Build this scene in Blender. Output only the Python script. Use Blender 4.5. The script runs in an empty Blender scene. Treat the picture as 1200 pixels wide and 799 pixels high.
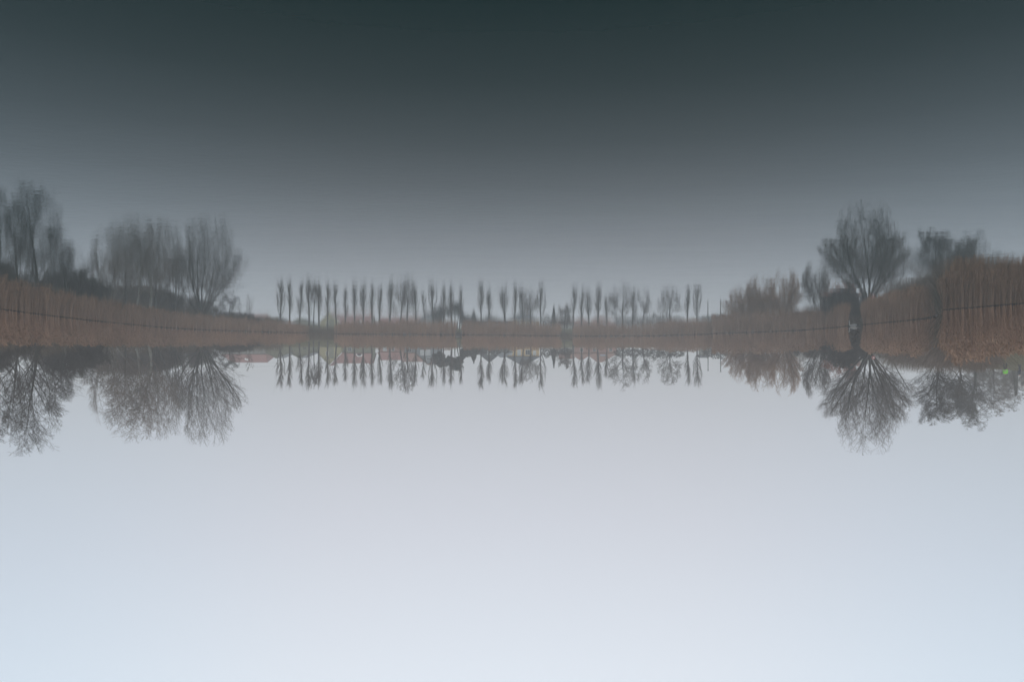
import bpy, math, random
import numpy as np
from mathutils import Vector, Matrix

# ---------------------------------------------------------------- basics
scene = bpy.context.scene
COL = scene.collection
F, CX, HY, H = 800.0, 600.0, 408.0, 2.6      # focal length (photo px), centre, horizon row, eye height
R = math.radians

# The photograph is hung upside down: the lake is in its upper half and the sky in its lower half.
# The place is built upright and the camera is rolled by 180 degrees, so image right is world -X.
def wx(px, D): return -(px - CX) / F * D
def wz(py, D): return H + (py - HY) / F * D
def pxof(x, y): return CX - x / max(y, 1e-3) * F

def tag(o, label=None, cat=None, group=None, kind=None):
    if label: o['label'] = label
    if cat: o['category'] = cat
    if group: o['group'] = group
    if kind: o['kind'] = kind
    return o

def empty(name, loc, rz=0.0):
    o = bpy.data.objects.new(name, None)
    o.location = loc; o.rotation_euler = (0, 0, rz)
    o.empty_display_size = 0.2
    COL.objects.link(o)
    return o

def link(name, me, mat, parent=None, smooth=False):
    o = bpy.data.objects.new(name, me)
    if mat and not me.materials: me.materials.append(mat)
    COL.objects.link(o)
    if parent: o.parent = parent
    if smooth: me.polygons.foreach_set('use_smooth', [True] * len(me.polygons))
    return o

def np_mesh(name, V, faces_flat, sizes):
    """V (n,3); faces_flat indices; sizes per-face vertex counts"""
    me = bpy.data.meshes.new(name)
    V = np.asarray(V, dtype=np.float32); ff = np.asarray(faces_flat, dtype=np.int32); sz = np.asarray(sizes, dtype=np.int32)
    me.vertices.add(len(V)); me.vertices.foreach_set('co', V.ravel())
    me.loops.add(len(ff)); me.loops.foreach_set('vertex_index', ff)
    me.polygons.add(len(sz))
    st = np.concatenate([[0], np.cumsum(sz)[:-1]]).astype(np.int32)
    me.polygons.foreach_set('loop_start', st)
    me.polygons.foreach_set('loop_total', sz)
    me.update(calc_edges=True); me.validate()
    return me

class MB:
    def __init__(s): s.v = []; s.f = []
    def add(s, vs, fs):
        b = len(s.v); s.v += [tuple(v) for v in vs]; s.f += [tuple(b + i for i in f) for f in fs]
    def box(s, x0, x1, y0, y1, z0, z1):
        s.add([(x0,y0,z0),(x1,y0,z0),(x1,y1,z0),(x0,y1,z0),(x0,y0,z1),(x1,y0,z1),(x1,y1,z1),(x0,y1,z1)],
              [(0,3,2,1),(4,5,6,7),(0,1,5,4),(1,2,6,5),(2,3,7,6),(3,0,4,7)])
    def prism(s, poly, y0, y1):
        """poly: (x,z) list extruded along y"""
        n = len(poly)
        s.add([(x, y0, z) for x, z in poly] + [(x, y1, z) for x, z in poly],
              [tuple(range(n)), tuple(range(2*n-1, n-1, -1))] + [(i, i+n, (i+1) % n + n, (i+1) % n) for i in range(n)])
    def tube(s, p, q, r0, r1, k=8):
        p = Vector(p); q = Vector(q); a = (q - p).normalized()
        u = a.cross(Vector((0,0,1)) if abs(a.z) < .9 else Vector((1,0,0))).normalized(); w = a.cross(u)
        vs = []
        for c, r in ((p, r0), (q, r1)):
            for i in range(k):
                t = 2*math.pi*i/k; vs.append(c + (u*math.cos(t) + w*math.sin(t))*r)
        s.add(vs, [(i, (i+1) % k, (i+1) % k + k, i + k) for i in range(k)] + [tuple(range(k-1, -1, -1)), tuple(range(k, 2*k))])
    def build(s, name, mat, parent=None, smooth=False):
        me = bpy.data.meshes.new(name); me.from_pydata(s.v, [], s.f); me.update()
        import bmesh
        bm = bmesh.new(); bm.from_mesh(me); bmesh.ops.recalc_face_normals(bm, faces=bm.faces); bm.to_mesh(me); bm.free()
        return link(name, me, mat, parent, smooth)

# ---------------------------------------------------------------- materials
def mat_noise(name, c1, c2, scale=3.0, rough=.9, bump=0.0, island=False, detail=4.0, stretch=None):
    m = bpy.data.materials.new(name); m.use_nodes = True
    nt = m.node_tree; N = nt.nodes; L = nt.links
    b = N['Principled BSDF']; b.inputs['Roughness'].default_value = rough
    b.inputs['Specular IOR Level'].default_value = .25
    mix = N.new('ShaderNodeMix'); mix.data_type = 'RGBA'
    mix.inputs[6].default_value = (*c1, 1); mix.inputs[7].default_value = (*c2, 1)
    tc = N.new('ShaderNodeTexCoord'); no = N.new('ShaderNodeTexNoise')
    no.inputs['Scale'].default_value = scale; no.inputs['Detail'].default_value = detail
    src = tc.outputs['Object']
    if stretch:
        mp = N.new('ShaderNodeMapping'); mp.inputs['Scale'].default_value = stretch
        L.new(src, mp.inputs['Vector']); src = mp.outputs['Vector']
    L.new(src, no.inputs['Vector'])
    mr = N.new('ShaderNodeMapRange'); mr.inputs['From Min'].default_value = .3; mr.inputs['From Max'].default_value = .7
    L.new(no.outputs['Fac'], mr.inputs['Value'])
    if island:
        g = N.new('ShaderNodeNewGeometry'); ad = N.new('ShaderNodeMath'); ad.operation = 'ADD'; ad.inputs[1].default_value = 0
        ml = N.new('ShaderNodeMath'); ml.operation = 'MULTIPLY_ADD'; ml.inputs[1].default_value = .6
        m2 = N.new('ShaderNodeMath'); m2.operation = 'MULTIPLY'; m2.inputs[1].default_value = .4
        L.new(mr.outputs['Result'], m2.inputs[0]); L.new(g.outputs['Random Per Island'], ml.inputs[0]); L.new(m2.outputs[0], ml.inputs[2])
        L.new(ml.outputs[0], mix.inputs[0])
    else:
        L.new(mr.outputs['Result'], mix.inputs[0])
    L.new(mix.outputs[2], b.inputs['Base Color'])
    if bump:
        bp = N.new('ShaderNodeBump'); bp.inputs['Strength'].default_value = bump; bp.inputs['Distance'].default_value = .03
        L.new(no.outputs['Fac'], bp.inputs['Height']); L.new(bp.outputs['Normal'], b.inputs['Normal'])
    return m

M = {}
M['bark_dark'] = mat_noise('bark_dark', (.045,.043,.036), (.085,.08,.068), 4, .95)
M['bark_grey'] = mat_noise('bark_grey', (.06,.055,.05), (.12,.11,.10), 4, .95)
M['bark_pale'] = mat_noise('bark_pale', (.16,.15,.125), (.30,.28,.24), 3, .9, stretch=(2,2,.6))
M['twig'] = mat_noise('twig', (.10,.084,.07), (.17,.14,.118), 1.2, .95)
M['twig_dark'] = mat_noise('twig_dark', (.055,.048,.041), (.10,.088,.076), 1.2, .95)
M['twig_brown'] = mat_noise('twig_brown', (.135,.104,.084), (.215,.168,.134), 1.2, .95)
M['twig_tawny'] = mat_noise('twig_tawny', (.25,.152,.10), (.37,.235,.158), 1.0, .95)
M['twig_red'] = mat_noise('twig_red', (.24,.10,.065), (.36,.155,.10), 1.0, .95)
M['reed'] = mat_noise('reed', (.21,.119,.075), (.45,.265,.17), .35, .9, island=True)
M['reed_plume'] = mat_noise('reed_plume', (.18,.106,.068), (.38,.235,.15), .35, .95, island=True)
M['foot_shade'] = mat_noise('foot_shade', (.03,.024,.018), (.07,.052,.04), .6, .9, island=True)  # dark tone for the painted shade at the reed bases
M['litter'] = mat_noise('litter', (.06,.05,.04), (.2,.15,.1), .6, .95, island=True)
M['leaf'] = mat_noise('leaf', (.06,.067,.056), (.11,.116,.098), 1.4, .8, island=True)
M['leaf_grey'] = mat_noise('leaf_grey', (.07,.068,.058), (.13,.125,.11), 1.4, .85, island=True)
M['grass'] = mat_noise('grass', (.10,.10,.05), (.22,.18,.10), .5, .95, island=True)
M['wall_yellow'] = mat_noise('wall_yellow', (.33,.29,.15), (.42,.37,.2), 3, .85, stretch=(1,1,6))
M['wall_olive'] = mat_noise('wall_olive', (.15,.15,.10), (.23,.225,.15), 1.4, .9)
M['wall_ochre'] = mat_noise('wall_ochre', (.50,.36,.17), (.58,.43,.22), 2, .85)
M['wall_grey'] = mat_noise('wall_grey', (.18,.2,.22), (.25,.27,.29), 2, .85)
M['wall_pink'] = mat_noise('wall_pink', (.36,.2,.17), (.42,.26,.22), 2, .85)
M['wall_pale'] = mat_noise('wall_pale', (.27,.26,.245), (.36,.35,.33), 2, .85)
M['roof_red'] = mat_noise('roof_red', (.175,.085,.074), (.235,.118,.10), 2.4, .8, .3, stretch=(6,1,4))
M['roof_brown'] = mat_noise('roof_brown', (.15,.085,.065), (.23,.13,.10), 2.4, .8, .3, stretch=(6,1,4))
M['roof_grey'] = mat_noise('roof_grey', (.08,.085,.09), (.14,.145,.15), 2.4, .8, .3, stretch=(6,1,4))
M['roof_dark'] = mat_noise('roof_dark', (.045,.05,.052), (.08,.085,.088), 2.4, .8, .3, stretch=(6,1,4))
M['brick'] = mat_noise('brick', (.28,.12,.08), (.40,.19,.12), 8, .9)
M['white_paint'] = mat_noise('white_paint', (.68,.68,.67), (.8,.8,.79), 5, .5)
M['dark_paint'] = mat_noise('dark_paint', (.04,.035,.03), (.07,.06,.05), 5, .6)
M['wood'] = mat_noise('wood', (.07,.06,.05), (.15,.13,.105), 5, .85, stretch=(1,8,8))
M['metal_grey'] = mat_noise('metal_grey', (.1,.1,.1), (.15,.15,.15), 8, .6)
M['concrete'] = mat_noise('concrete', (.17,.17,.15), (.27,.265,.24), 2.5, .9, .2)
M['red_paint'] = mat_noise('red_paint', (.5,.05,.04), (.6,.08,.06), 5, .5)
M['glass'] = mat_noise('glass', (.03,.035,.04), (.06,.07,.08), 1, .08)
M['glass_blue'] = mat_noise('glass_blue', (.35,.42,.55), (.45,.52,.66), 1, .15)
M['curtain_pane'] = mat_noise('curtain_pane', (.4,.42,.43), (.55,.56,.57), 2, .3)
M['skin'] = mat_noise('skin', (.42,.26,.19), (.5,.32,.24), 6, .6)
M['hi_vis'] = mat_noise('hi_vis', (.20,.78,.05), (.28,.88,.08), 5, .7)
M['hi_vis_band'] = mat_noise('hi_vis_band', (.6,.68,.3), (.7,.76,.4), 5, .4)
M['cloth_black'] = mat_noise('cloth_black', (.012,.012,.014), (.025,.025,.03), 6, .9)
M['cloth_navy'] = mat_noise('cloth_navy', (.03,.034,.05), (.05,.056,.078), 6, .9)
M['cloth_white'] = mat_noise('cloth_white', (.72,.72,.7), (.82,.82,.8), 6, .9)
M['feather_white'] = mat_noise('feather_white', (.86,.85,.81), (.93,.92,.89), 6, .8)
M['feather_grey'] = mat_noise('feather_grey', (.2,.2,.19), (.34,.33,.31), 6, .8)
M['beak'] = mat_noise('beak', (.5,.19,.04), (.6,.24,.06), 8, .5)

# ground: mud at the water, dead litter, olive winter grass on the bank
def ground_mat():
    m = bpy.data.materials.new('bank_ground'); m.use_nodes = True
    nt = m.node_tree; N = nt.nodes; L = nt.links; b = N['Principled BSDF']; b.inputs['Roughness'].default_value = .95
    b.inputs['Specular IOR Level'].default_value = .15
    tc = N.new('ShaderNodeTexCoord')
    n1 = N.new('ShaderNodeTexNoise'); n1.inputs['Scale'].default_value = .12; n1.inputs['Detail'].default_value = 8
    n2 = N.new('ShaderNodeTexNoise'); n2.inputs['Scale'].default_value = 1.7; n2.inputs['Detail'].default_value = 8
    L.new(tc.outputs['Object'], n1.inputs['Vector']); L.new(tc.outputs['Object'], n2.inputs['Vector'])
    sx = N.new('ShaderNodeSeparateXYZ'); L.new(tc.outputs['Object'], sx.inputs[0])
    r1 = N.new('ShaderNodeValToRGB')
    e = r1.color_ramp.elements; e[0].position = .32; e[0].color = (.085,.088,.04,1); e[1].position = .68; e[1].color = (.165,.145,.082,1)
    L.new(n2.outputs['Fac'], r1.inputs['Fac'])
    r2 = N.new('ShaderNodeValToRGB'); e = r2.color_ramp.elements
    e[0].position = .35; e[0].color = (.6,.62,.5,1); e[1].position = .65; e[1].color = (1,1,1,1)
    L.new(n1.outputs['Fac'], r2.inputs['Fac'])
    mu = N.new('ShaderNodeMix'); mu.data_type = 'RGBA'; mu.blend_type = 'MULTIPLY'; mu.inputs[0].default_value = 1
    L.new(r1.outputs['Color'], mu.inputs[6]); L.new(r2.outputs['Color'], mu.inputs[7])
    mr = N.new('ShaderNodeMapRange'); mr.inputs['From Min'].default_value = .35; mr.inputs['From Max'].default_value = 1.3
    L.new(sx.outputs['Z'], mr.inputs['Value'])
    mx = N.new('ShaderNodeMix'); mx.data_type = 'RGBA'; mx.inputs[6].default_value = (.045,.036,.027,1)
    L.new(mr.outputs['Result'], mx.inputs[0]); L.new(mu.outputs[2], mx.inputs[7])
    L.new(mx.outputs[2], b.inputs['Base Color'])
    bp = N.new('ShaderNodeBump'); bp.inputs['Strength'].default_value = .6; bp.inputs['Distance'].default_value = .15
    L.new(n2.outputs['Fac'], bp.inputs['Height']); L.new(bp.outputs['Normal'], b.inputs['Normal'])
    return m

def water_mat():
    m = bpy.data.materials.new('lake_water'); m.use_nodes = True
    nt = m.node_tree; N = nt.nodes; L = nt.links; b = N['Principled BSDF']
    N.remove(b)
    out = [n for n in N if n.type == 'OUTPUT_MATERIAL'][0]
    deep = N.new('ShaderNodeBsdfDiffuse'); deep.inputs['Color'].default_value = (.001,.014,.014,1)
    mirror = N.new('ShaderNodeBsdfGlossy'); mirror.inputs['Roughness'].default_value = 0; mirror.inputs['Color'].default_value = (.925,.965,.985,1)
    fr = N.new('ShaderNodeFresnel'); fr.inputs['IOR'].default_value = 1.33
    ml = N.new('ShaderNodeValToRGB'); el = ml.color_ramp.elements      # the mirror strength as seen through a polarising filter
    el[0].position = 0; el[0].color = (0,0,0,1); el[1].position = 1; el[1].color = (1,1,1,1)
    for p_, v_ in ((.074,.020),(.12,.052),(.18,.110),(.25,.195),(.345,.335),(.55,.635),(.8,.92)):
        e_ = el.new(p_); e_.color = (v_, v_, v_, 1)
    L.new(fr.outputs[0], ml.inputs[0])
    ms = N.new('ShaderNodeMixShader'); L.new(ml.outputs[0], ms.inputs[0]); L.new(deep.outputs[0], ms.inputs[1]); L.new(mirror.outputs[0], ms.inputs[2])
    L.new(ms.outputs[0], out.inputs['Surface'])
    tc = N.new('ShaderNodeTexCoord')
    def noise(scale, sc3, det):
        mp = N.new('ShaderNodeMapping'); mp.inputs['Scale'].default_value = sc3
        L.new(tc.outputs['Object'], mp.inputs['Vector'])
        n = N.new('ShaderNodeTexNoise'); n.inputs['Scale'].default_value = scale; n.inputs['Detail'].default_value = det
        n.inputs['Roughness'].default_value = .45
        L.new(mp.outputs['Vector'], n.inputs['Vector']); return n
    fine = noise(7.0, (.6, 1.0, 1), 2)       # small ripples, crests across the view
    swell = noise(.7, (.4, 1.0, 1), 2)       # long lazy swell
    patch = noise(.06, (.6, 1.0, 1), 2)       # where a breath of wind ruffles the water
    mr = N.new('ShaderNodeMapRange'); mr.inputs['From Min'].default_value = .42; mr.inputs['From Max'].default_value = .66
    mr.inputs['To Min'].default_value = .35; mr.inputs['To Max'].default_value = 1.5
    L.new(patch.outputs['Fac'], mr.inputs['Value'])
    mu = N.new('ShaderNodeMath'); mu.operation = 'MULTIPLY'
    L.new(fine.outputs['Fac'], mu.inputs[0]); L.new(mr.outputs['Result'], mu.inputs[1])
    b1 = N.new('ShaderNodeBump'); b1.inputs['Strength'].default_value = 1; b1.inputs['Distance'].default_value = WAVE_FINE
    L.new(mu.outputs[0], b1.inputs['Height'])
    b2 = N.new('ShaderNodeBump'); b2.inputs['Strength'].default_value = 1; b2.inputs['Distance'].default_value = WAVE_SWELL
    L.new(swell.outputs['Fac'], b2.inputs['Height']); L.new(b1.outputs['Normal'], b2.inputs['Normal'])
    L.new(b2.outputs['Normal'], mirror.inputs['Normal']); L.new(b2.outputs['Normal'], fr.inputs['Normal'])
    return m
WAVE_FINE, WAVE_SWELL = .0014, .0028

# ---------------------------------------------------------------- terrain
SH_PX = [-120,-60,0,50,100,150,200,250,300,345,400,470,540,620,700,770,832,838,880,940,985,993,996,1009,1011.5,1060,1098,1106,1150,1200,1260,1320]
SH_Y  = [350.5,356,362.5,369,375,380,384.6,387,388.8,390,391.4,392,392.3,393.2,394,393.4,391.6,390.8,389.6,387,383.4,382.2,387,387,380.6,376,372.3,363.6,360.0,356,351.5,347]
def shore_D(px): return H * F / (HY - np.interp(px, SH_PX, SH_Y))

def shore_r(phi):
    """radius of the waterline for azimuth phi (0 = straight ahead, + = world +X)"""
    phi = np.asarray(phi, dtype=float)
    a = np.abs(phi); lim = R(41)
    u = -np.tan(np.clip(phi, -lim, lim))
    px = CX + u * F
    r_in = shore_D(px) * np.sqrt(1 + u*u)
    t = np.clip((a - lim) / (math.pi - lim), 0, 1)
    return r_in * (1 - t)**1.6 + 1.6 * (1 - (1 - t)**1.6)

PROF_S = [-30, -5, 0, 1, 4, 12, 22, 30, 53, 72, 110, 800]
PROF = np.array([
    [-2, -.9, -.03, .22, .5, 1.1, 1.7, 2.1, 2.2, 2.2, 2.2, 2.2],
    [-2, -.9, -.03, .22, .7, 1.8, 3.0, 3.3, 3.4, 3.4, 3.4, 3.4],
    [-2, -.9, -.03, .22, .6, 1.2, 1.8, 2.4, 4.1, 5.5, 5.5, 5.2]])
def ground_z(x, y):
    x = np.asarray(x, float); y = np.asarray(y, float)
    r = np.hypot(x, y); phi = np.arctan2(x, y)
    s = r - shore_r(phi)
    z = [np.interp(s, PROF_S, p) for p in PROF]
    px = np.where(y > 1, CX - x / np.maximum(y, 1) * F, np.where(x > 0, -400, 1600))
    k1 = np.clip((px - 950) / 70, 0, 1); k2 = np.clip((px - 1060) / 90, 0, 1)
    k1 = k1*k1*(3-2*k1); k2 = k2*k2*(3-2*k2)
    z = (z[0]*(1-k1) + z[1]*k1)*(1-k2) + z[2]*k2
    n = .10*np.sin(x*.21+1.3)*np.sin(y*.17) + .06*np.sin(x*.53+y*.41) + .04*np.sin(x*1.3-y*1.1)
    return z + n*np.clip((s-1)/6, 0, 1)
def gz(x, y): return float(ground_z(x, y))

def build_ground():
    az = np.unique(np.concatenate([np.linspace(-math.pi, math.pi, 181), np.linspace(R(-42), R(42), 340)]))[:-1]
    ss = np.array([-30,-12,-5,-2,-1,-.4,0,.4,1,2,3,4,5.5,7,9,12,15,18,22,26,30,36,42,48,54,60,66,72,80,95,110,130,160,200,260,340,450,600])
    V = []
    for s in ss:
        r = np.maximum(shore_r(az) + s, .05)
        r = np.minimum(r, 700)
        x = r*np.sin(az); y = r*np.cos(az)
        V.append(np.stack([x, y, ground_z(x, y)], 1))
    n = len(az); V = np.concatenate(V); F_ = []
    for k in range(len(ss)-1):
        i = np.arange(n); j = (i+1) % n
        F_.append(np.stack([k*n+i, (k+1)*n+i, (k+1)*n+j, k*n+j], 1))
    F_ = np.concatenate(F_)
    me = np_mesh('ground', V, F_.ravel(), [4]*len(F_))
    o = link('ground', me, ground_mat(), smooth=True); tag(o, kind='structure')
build_ground()

def build_water():
    n = 96; mb = MB()
    az = np.linspace(-math.pi, math.pi, n+1)[:-1]
    r = shore_r(az) + 1.0
    vs = [(float(a*math.sin(t)), float(a*math.cos(t)), 0) for a, t in zip(r, az)]
    vs = [(0, 0, 0)] + vs
    me = bpy.data.meshes.new('water'); me.from_pydata(vs, [], [(0, 1+(i+1) % n, 1+i) for i in range(n)]); me.update()
    o = link('water', me, water_mat()); tag(o, kind='structure')
build_water()

# ---------------------------------------------------------------- branches
def rot_about(v, axis, a): return Matrix.Rotation(a, 3, axis) @ v
RMIN = .0055
def grow(S, p, d, L, r, lv, P, rng):
    n = P['n'][lv]; sl = L / n; jit = P['jit'][min(lv, len(P['jit'])-1)]; up = P['up'][min(lv, len(P['up'])-1)]
    r_end = max(r * P['tip'][min(lv, len(P['tip'])-1)], RMIN); nodes = [(p.copy(), d.copy(), r)]
    T = S[0] if lv <= P['tl'] else S[1]
    for i in range(n):
        d = (d + Vector((rng.gauss(0,1)*jit, rng.gauss(0,1)*jit, rng.gauss(0,1)*jit*.6 + up))).normalized()
        q = p + d*sl; ra = nodes[-1][2]; rb = r + (r_end - r)*(i+1)/n
        T.append((p.x,p.y,p.z,q.x,q.y,q.z,ra,rb)); nodes.append((q.copy(), d.copy(), rb)); p = q
    if lv + 1 >= len(P['n']): return
    k = P['ch'][lv]; k = max(1, int(k*rng.uniform(.8, 1.2)+.5)); az = rng.uniform(0, 6.28); t0 = P['t0'][min(lv, len(P['t0'])-1)]
    for j in range(k):
        t = t0 + (1 - t0)*((j + rng.random())/k)
        i = min(int(t*n), n-1); f = t*n - i
        a, b = nodes[i], nodes[i+1]
        pp = a[0].lerp(b[0], f); dd = a[1].lerp(b[1], f).normalized(); rr = a[2] + (b[2]-a[2])*f
        az += 2.4 + rng.uniform(-.5, .5)
        q_ = rng.uniform(.45, 1.35)
        ang = R(P['ang'][min(lv, len(P['ang'])-1)]*q_)
        perp = dd.orthogonal().normalized(); perp = rot_about(perp, dd, az)
        cd = rot_about(dd, perp, ang)
        cl = L*P['ratio'][min(lv, len(P['ratio'])-1)]*(1 - P['shape'][min(lv, len(P['shape'])-1)]*t)*rng.uniform(.7, 1.2)
        if lv == 0 and P['ratio'][0] > 2: cl *= 1.22 - .30*q_
        cr = max(min(rr*P['cr'][min(lv, len(P['cr'])-1)], cl*P['thick']), RMIN)
        grow(S, pp, cd, cl, cr, lv+1, P, rng)

def seg_mesh(name, segs, kbig=7):
    A = np.array(segs, dtype=np.float64)
    Vs, Fs = [], []; base = 0
    big = A[:, 6] > .05
    for mask, k in ((big, kbig), (~big, 3)):
        B = A[mask]
        if not len(B): continue
        p, q, ra, rb = B[:,0:3], B[:,3:6], B[:,6], B[:,7]
        d = q - p; ln = np.linalg.norm(d, axis=1, keepdims=True); d = d/np.maximum(ln, 1e-9)
        ref = np.where(np.abs(d[:, 2:3]) < .92, np.array([[0,0,1.]]), np.array([[1.,0,0]]))
        if k > 3: ref = np.tile(np.array([[.13, .99, .05]]), (len(d), 1))
        u = np.cross(d, ref); u /= np.maximum(np.linalg.norm(u, axis=1, keepdims=True), 1e-9); w = np.cross(d, u)
        q = q + d*np.minimum(ra[:, None]*.3, ln*.2)
        rings = []
        for c, r in ((p, ra), (q, rb)):
            for i in range(k):
                t = 2*math.pi*i/k
                rings.append(c + (u*math.cos(t) + w*math.sin(t))*r[:, None])
        V = np.stack(rings, 1).reshape(-1, 3)
        n = len(B); o = base + np.arange(n)[:, None]*2*k
        for i in range(k):
            j = (i+1) % k
            Fs.append(np.concatenate([o+i, o+j, o+j+k, o+i+k], 1))
        Vs.append(V); base += len(V)
    V = np.concatenate(Vs); Fc = np.concatenate(Fs)
    return np_mesh(name, V, Fc.ravel(), [4]*len(Fc))

def fit(S, h, xl, xr, dome=True, at=None):
    """scale the grown tree so that it is h tall and spans xl..xr (image-right, metres from the base)"""
    A = [np.array(s, float).reshape(-1, 8) for s in S]
    P_ = np.concatenate([a[:, 3:6] for a in A])
    zt = np.percentile(P_[:, 2], 99.2)
    lo, hi = np.percentile(P_[:, 0], [3.0, 97.0]); w = max(hi - lo, .1)
    # world x is image-left: mirror the wanted span
    L_, R_ = -xr, -xl
    sx = (R_ - L_)/w; sz = h/zt
    sh = ((L_ + R_)/2 - (lo + hi)/2*sx)
    for a in A:
        for c in (0, 3):
            z = a[:, c+2]/zt
            a[:, c] = a[:, c]*sx + sh*np.clip(z, 0, 1)**.8*1.0
            a[:, c+1] = a[:, c+1]*min(sx, sz)*.75
            a[:, c+2] = a[:, c+2]*sz
    # shoots that stray out of the crown are missing, as after a winter storm
    rg = np.random.default_rng(len(A[0])); hw = (R_ - L_)/2; xc = (L_ + R_)/2; out = []
    for a in A:
        k = at[1]/(at[1] + a[:, 4]) if at else 1.0
        ex = (at[0] + a[:, 3])*k - at[0] if at else a[:, 3]
        ez = H + (at[2] + a[:, 5] - H)*k - at[2] if at else a[:, 5]
        zz = np.clip((ez/h - .5)/.53, 0, 1) if dome else np.zeros(len(a))
        th = np.arctan2(ez - .35*h, ex - xc); ph = len(A[0])*.37
        lobe = .85 + .17*np.cos(5*(th - math.pi/2)) + .10*np.sin(11*th + 2.3*ph) + .06*np.sin(23*th + ph)
        lim = hw*((np.clip(1 - zz**1.7, 0, 1)**.6 + .06)*lobe + .10 + rg.normal(0, .06, len(a)))
        ok = (np.abs(ex - xc) <= lim) & (ez <= h*1.02)
        if a is A[0]:                        # a broken limb stays broken: nothing beyond the break
            for i in range(1, len(a)):
                if not ok[i-1] and np.abs(a[i, :3] - a[i-1, 3:6]).max() < 1e-5: ok[i] = False
        if ok.sum() < 3: ok[:] = True
        out.append(a[ok])
    return out

PRESET = {
 # one leader with rising side limbs
 'upright': dict(n=[14,8,6,4,2], ch=[24,10,7,3], ratio=[.54,.46,.46,.5], shape=[.55,.3,.25,.2], ang=[38,36,38,38], t0=[.18,.2,.15,.2], up=[.03,.09,.06,.05,.04],
              jit=[.05,.08,.11,.13,.14], tip=[.12,.25,.4,.6,.8], cr=[.5,.55,.6,.7], thick=.016, tl=0),
 # short bole, many long limbs fanning out
 'fan': dict(n=[2,12,8,5,3], ch=[12,13,9,5], ratio=[5.2,.44,.44,.46], shape=[.0,.05,.15,.2], ang=[33,33,33,34], t0=[.35,.28,.2,.15], up=[0,.03,.045,.04,.03],
              jit=[.03,.055,.09,.11,.13], tip=[.8,.14,.3,.5,.7], cr=[.46,.5,.6,.7], thick=.011, tl=1),
 # leaderless round crown of crooked limbs
 'round': dict(n=[6,8,6,4,3], ch=[8,8,7,5], ratio=[.85,.58,.52,.5], shape=[.25,.3,.3,.2], ang=[46,44,44,44], t0=[.35,.22,.2,.2], up=[.03,.03,.0,-.01,-.03],
              jit=[.06,.12,.16,.18,.2], tip=[.5,.25,.4,.5,.7], cr=[.55,.6,.7,.8], thick=.018, tl=1),
 # shrub willow with fine rising twigs
 'willow': dict(n=[2,8,6,4,2], ch=[15,13,10,5], ratio=[4.2,.42,.46,.46], shape=[0,.05,.2,.2], ang=[50,36,32,30], t0=[.2,.15,.12,.1], up=[0,.05,.09,.10,.08],
              jit=[.05,.10,.12,.12,.14], tip=[.8,.2,.35,.5,.7], cr=[.48,.55,.6,.7], thick=.011, tl=1),
 'droop': dict(n=[10,8,6,4,3], ch=[18,9,7,5], ratio=[.52,.5,.46,.42], shape=[.4,.3,.3,.2], ang=[50,42,42,42], t0=[.16,.2,.15,.2], up=[.04,.06,.02,-.07,-.12],
              jit=[.05,.1,.13,.16,.18], tip=[.15,.3,.4,.6,.7], cr=[.5,.55,.6,.7], thick=.014, tl=0),
}
def seg_tree(name, kind, seed, px, D, tip, xl, xr, label, cat='tree', group=None, trunk='bark_dark', twig='twig', r0=None, over=None, lean=(0,0), stems=None, dz=0, parts=('trunk','crown')):
    rng = random.Random(seed)
    P = dict(PRESET[kind]); P.update(over or {})
    D = max(D, float(shore_D(px)) + 8); x, y = wx(px, D), D; z = gz(x, y) - .05 + dz
    h = wz(tip, D) - z
    L0 = {'upright': .98, 'fan': .15, 'round': .42, 'willow': .16, 'droop': .8}[kind]
    S = ([], [])
    r = r0 if r0 else h*.02
    for (ox, ly, sc) in (stems or [(0, 0, 1)]):
        d = Vector((-(lean[0]+ly), lean[1], 1)).normalized()
        grow(S, Vector((-ox/h, 0, 0)), d, L0*sc, r/h*(sc if stems else 1), 0, P, rng)
    # radii were in units of h: the tree is grown one unit tall and then fitted
    s = D/F
    A = fit(S, h, (xl-px)*s, (xr-px)*s, kind != 'upright', (x, y, z))
    for a in A:
        a[:, 6:8] = np.maximum(a[:, 6:8]*h, RMIN_WORLD*np.clip((D/70)**1.3, .75, 3.0))
    o = empty(name, (x, y, z)); tag(o, label, cat, group)
    link(parts[0], seg_mesh(name+'_trunk', A[0]), M[trunk], o)
    link(parts[1], seg_mesh(name+'_crown', A[1], 5), M[twig], o)
    return o
# grow() works in units of tree height there, so RMIN has to be small relative to it
RMIN_WORLD = RMIN
RMIN = .0005

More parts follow.
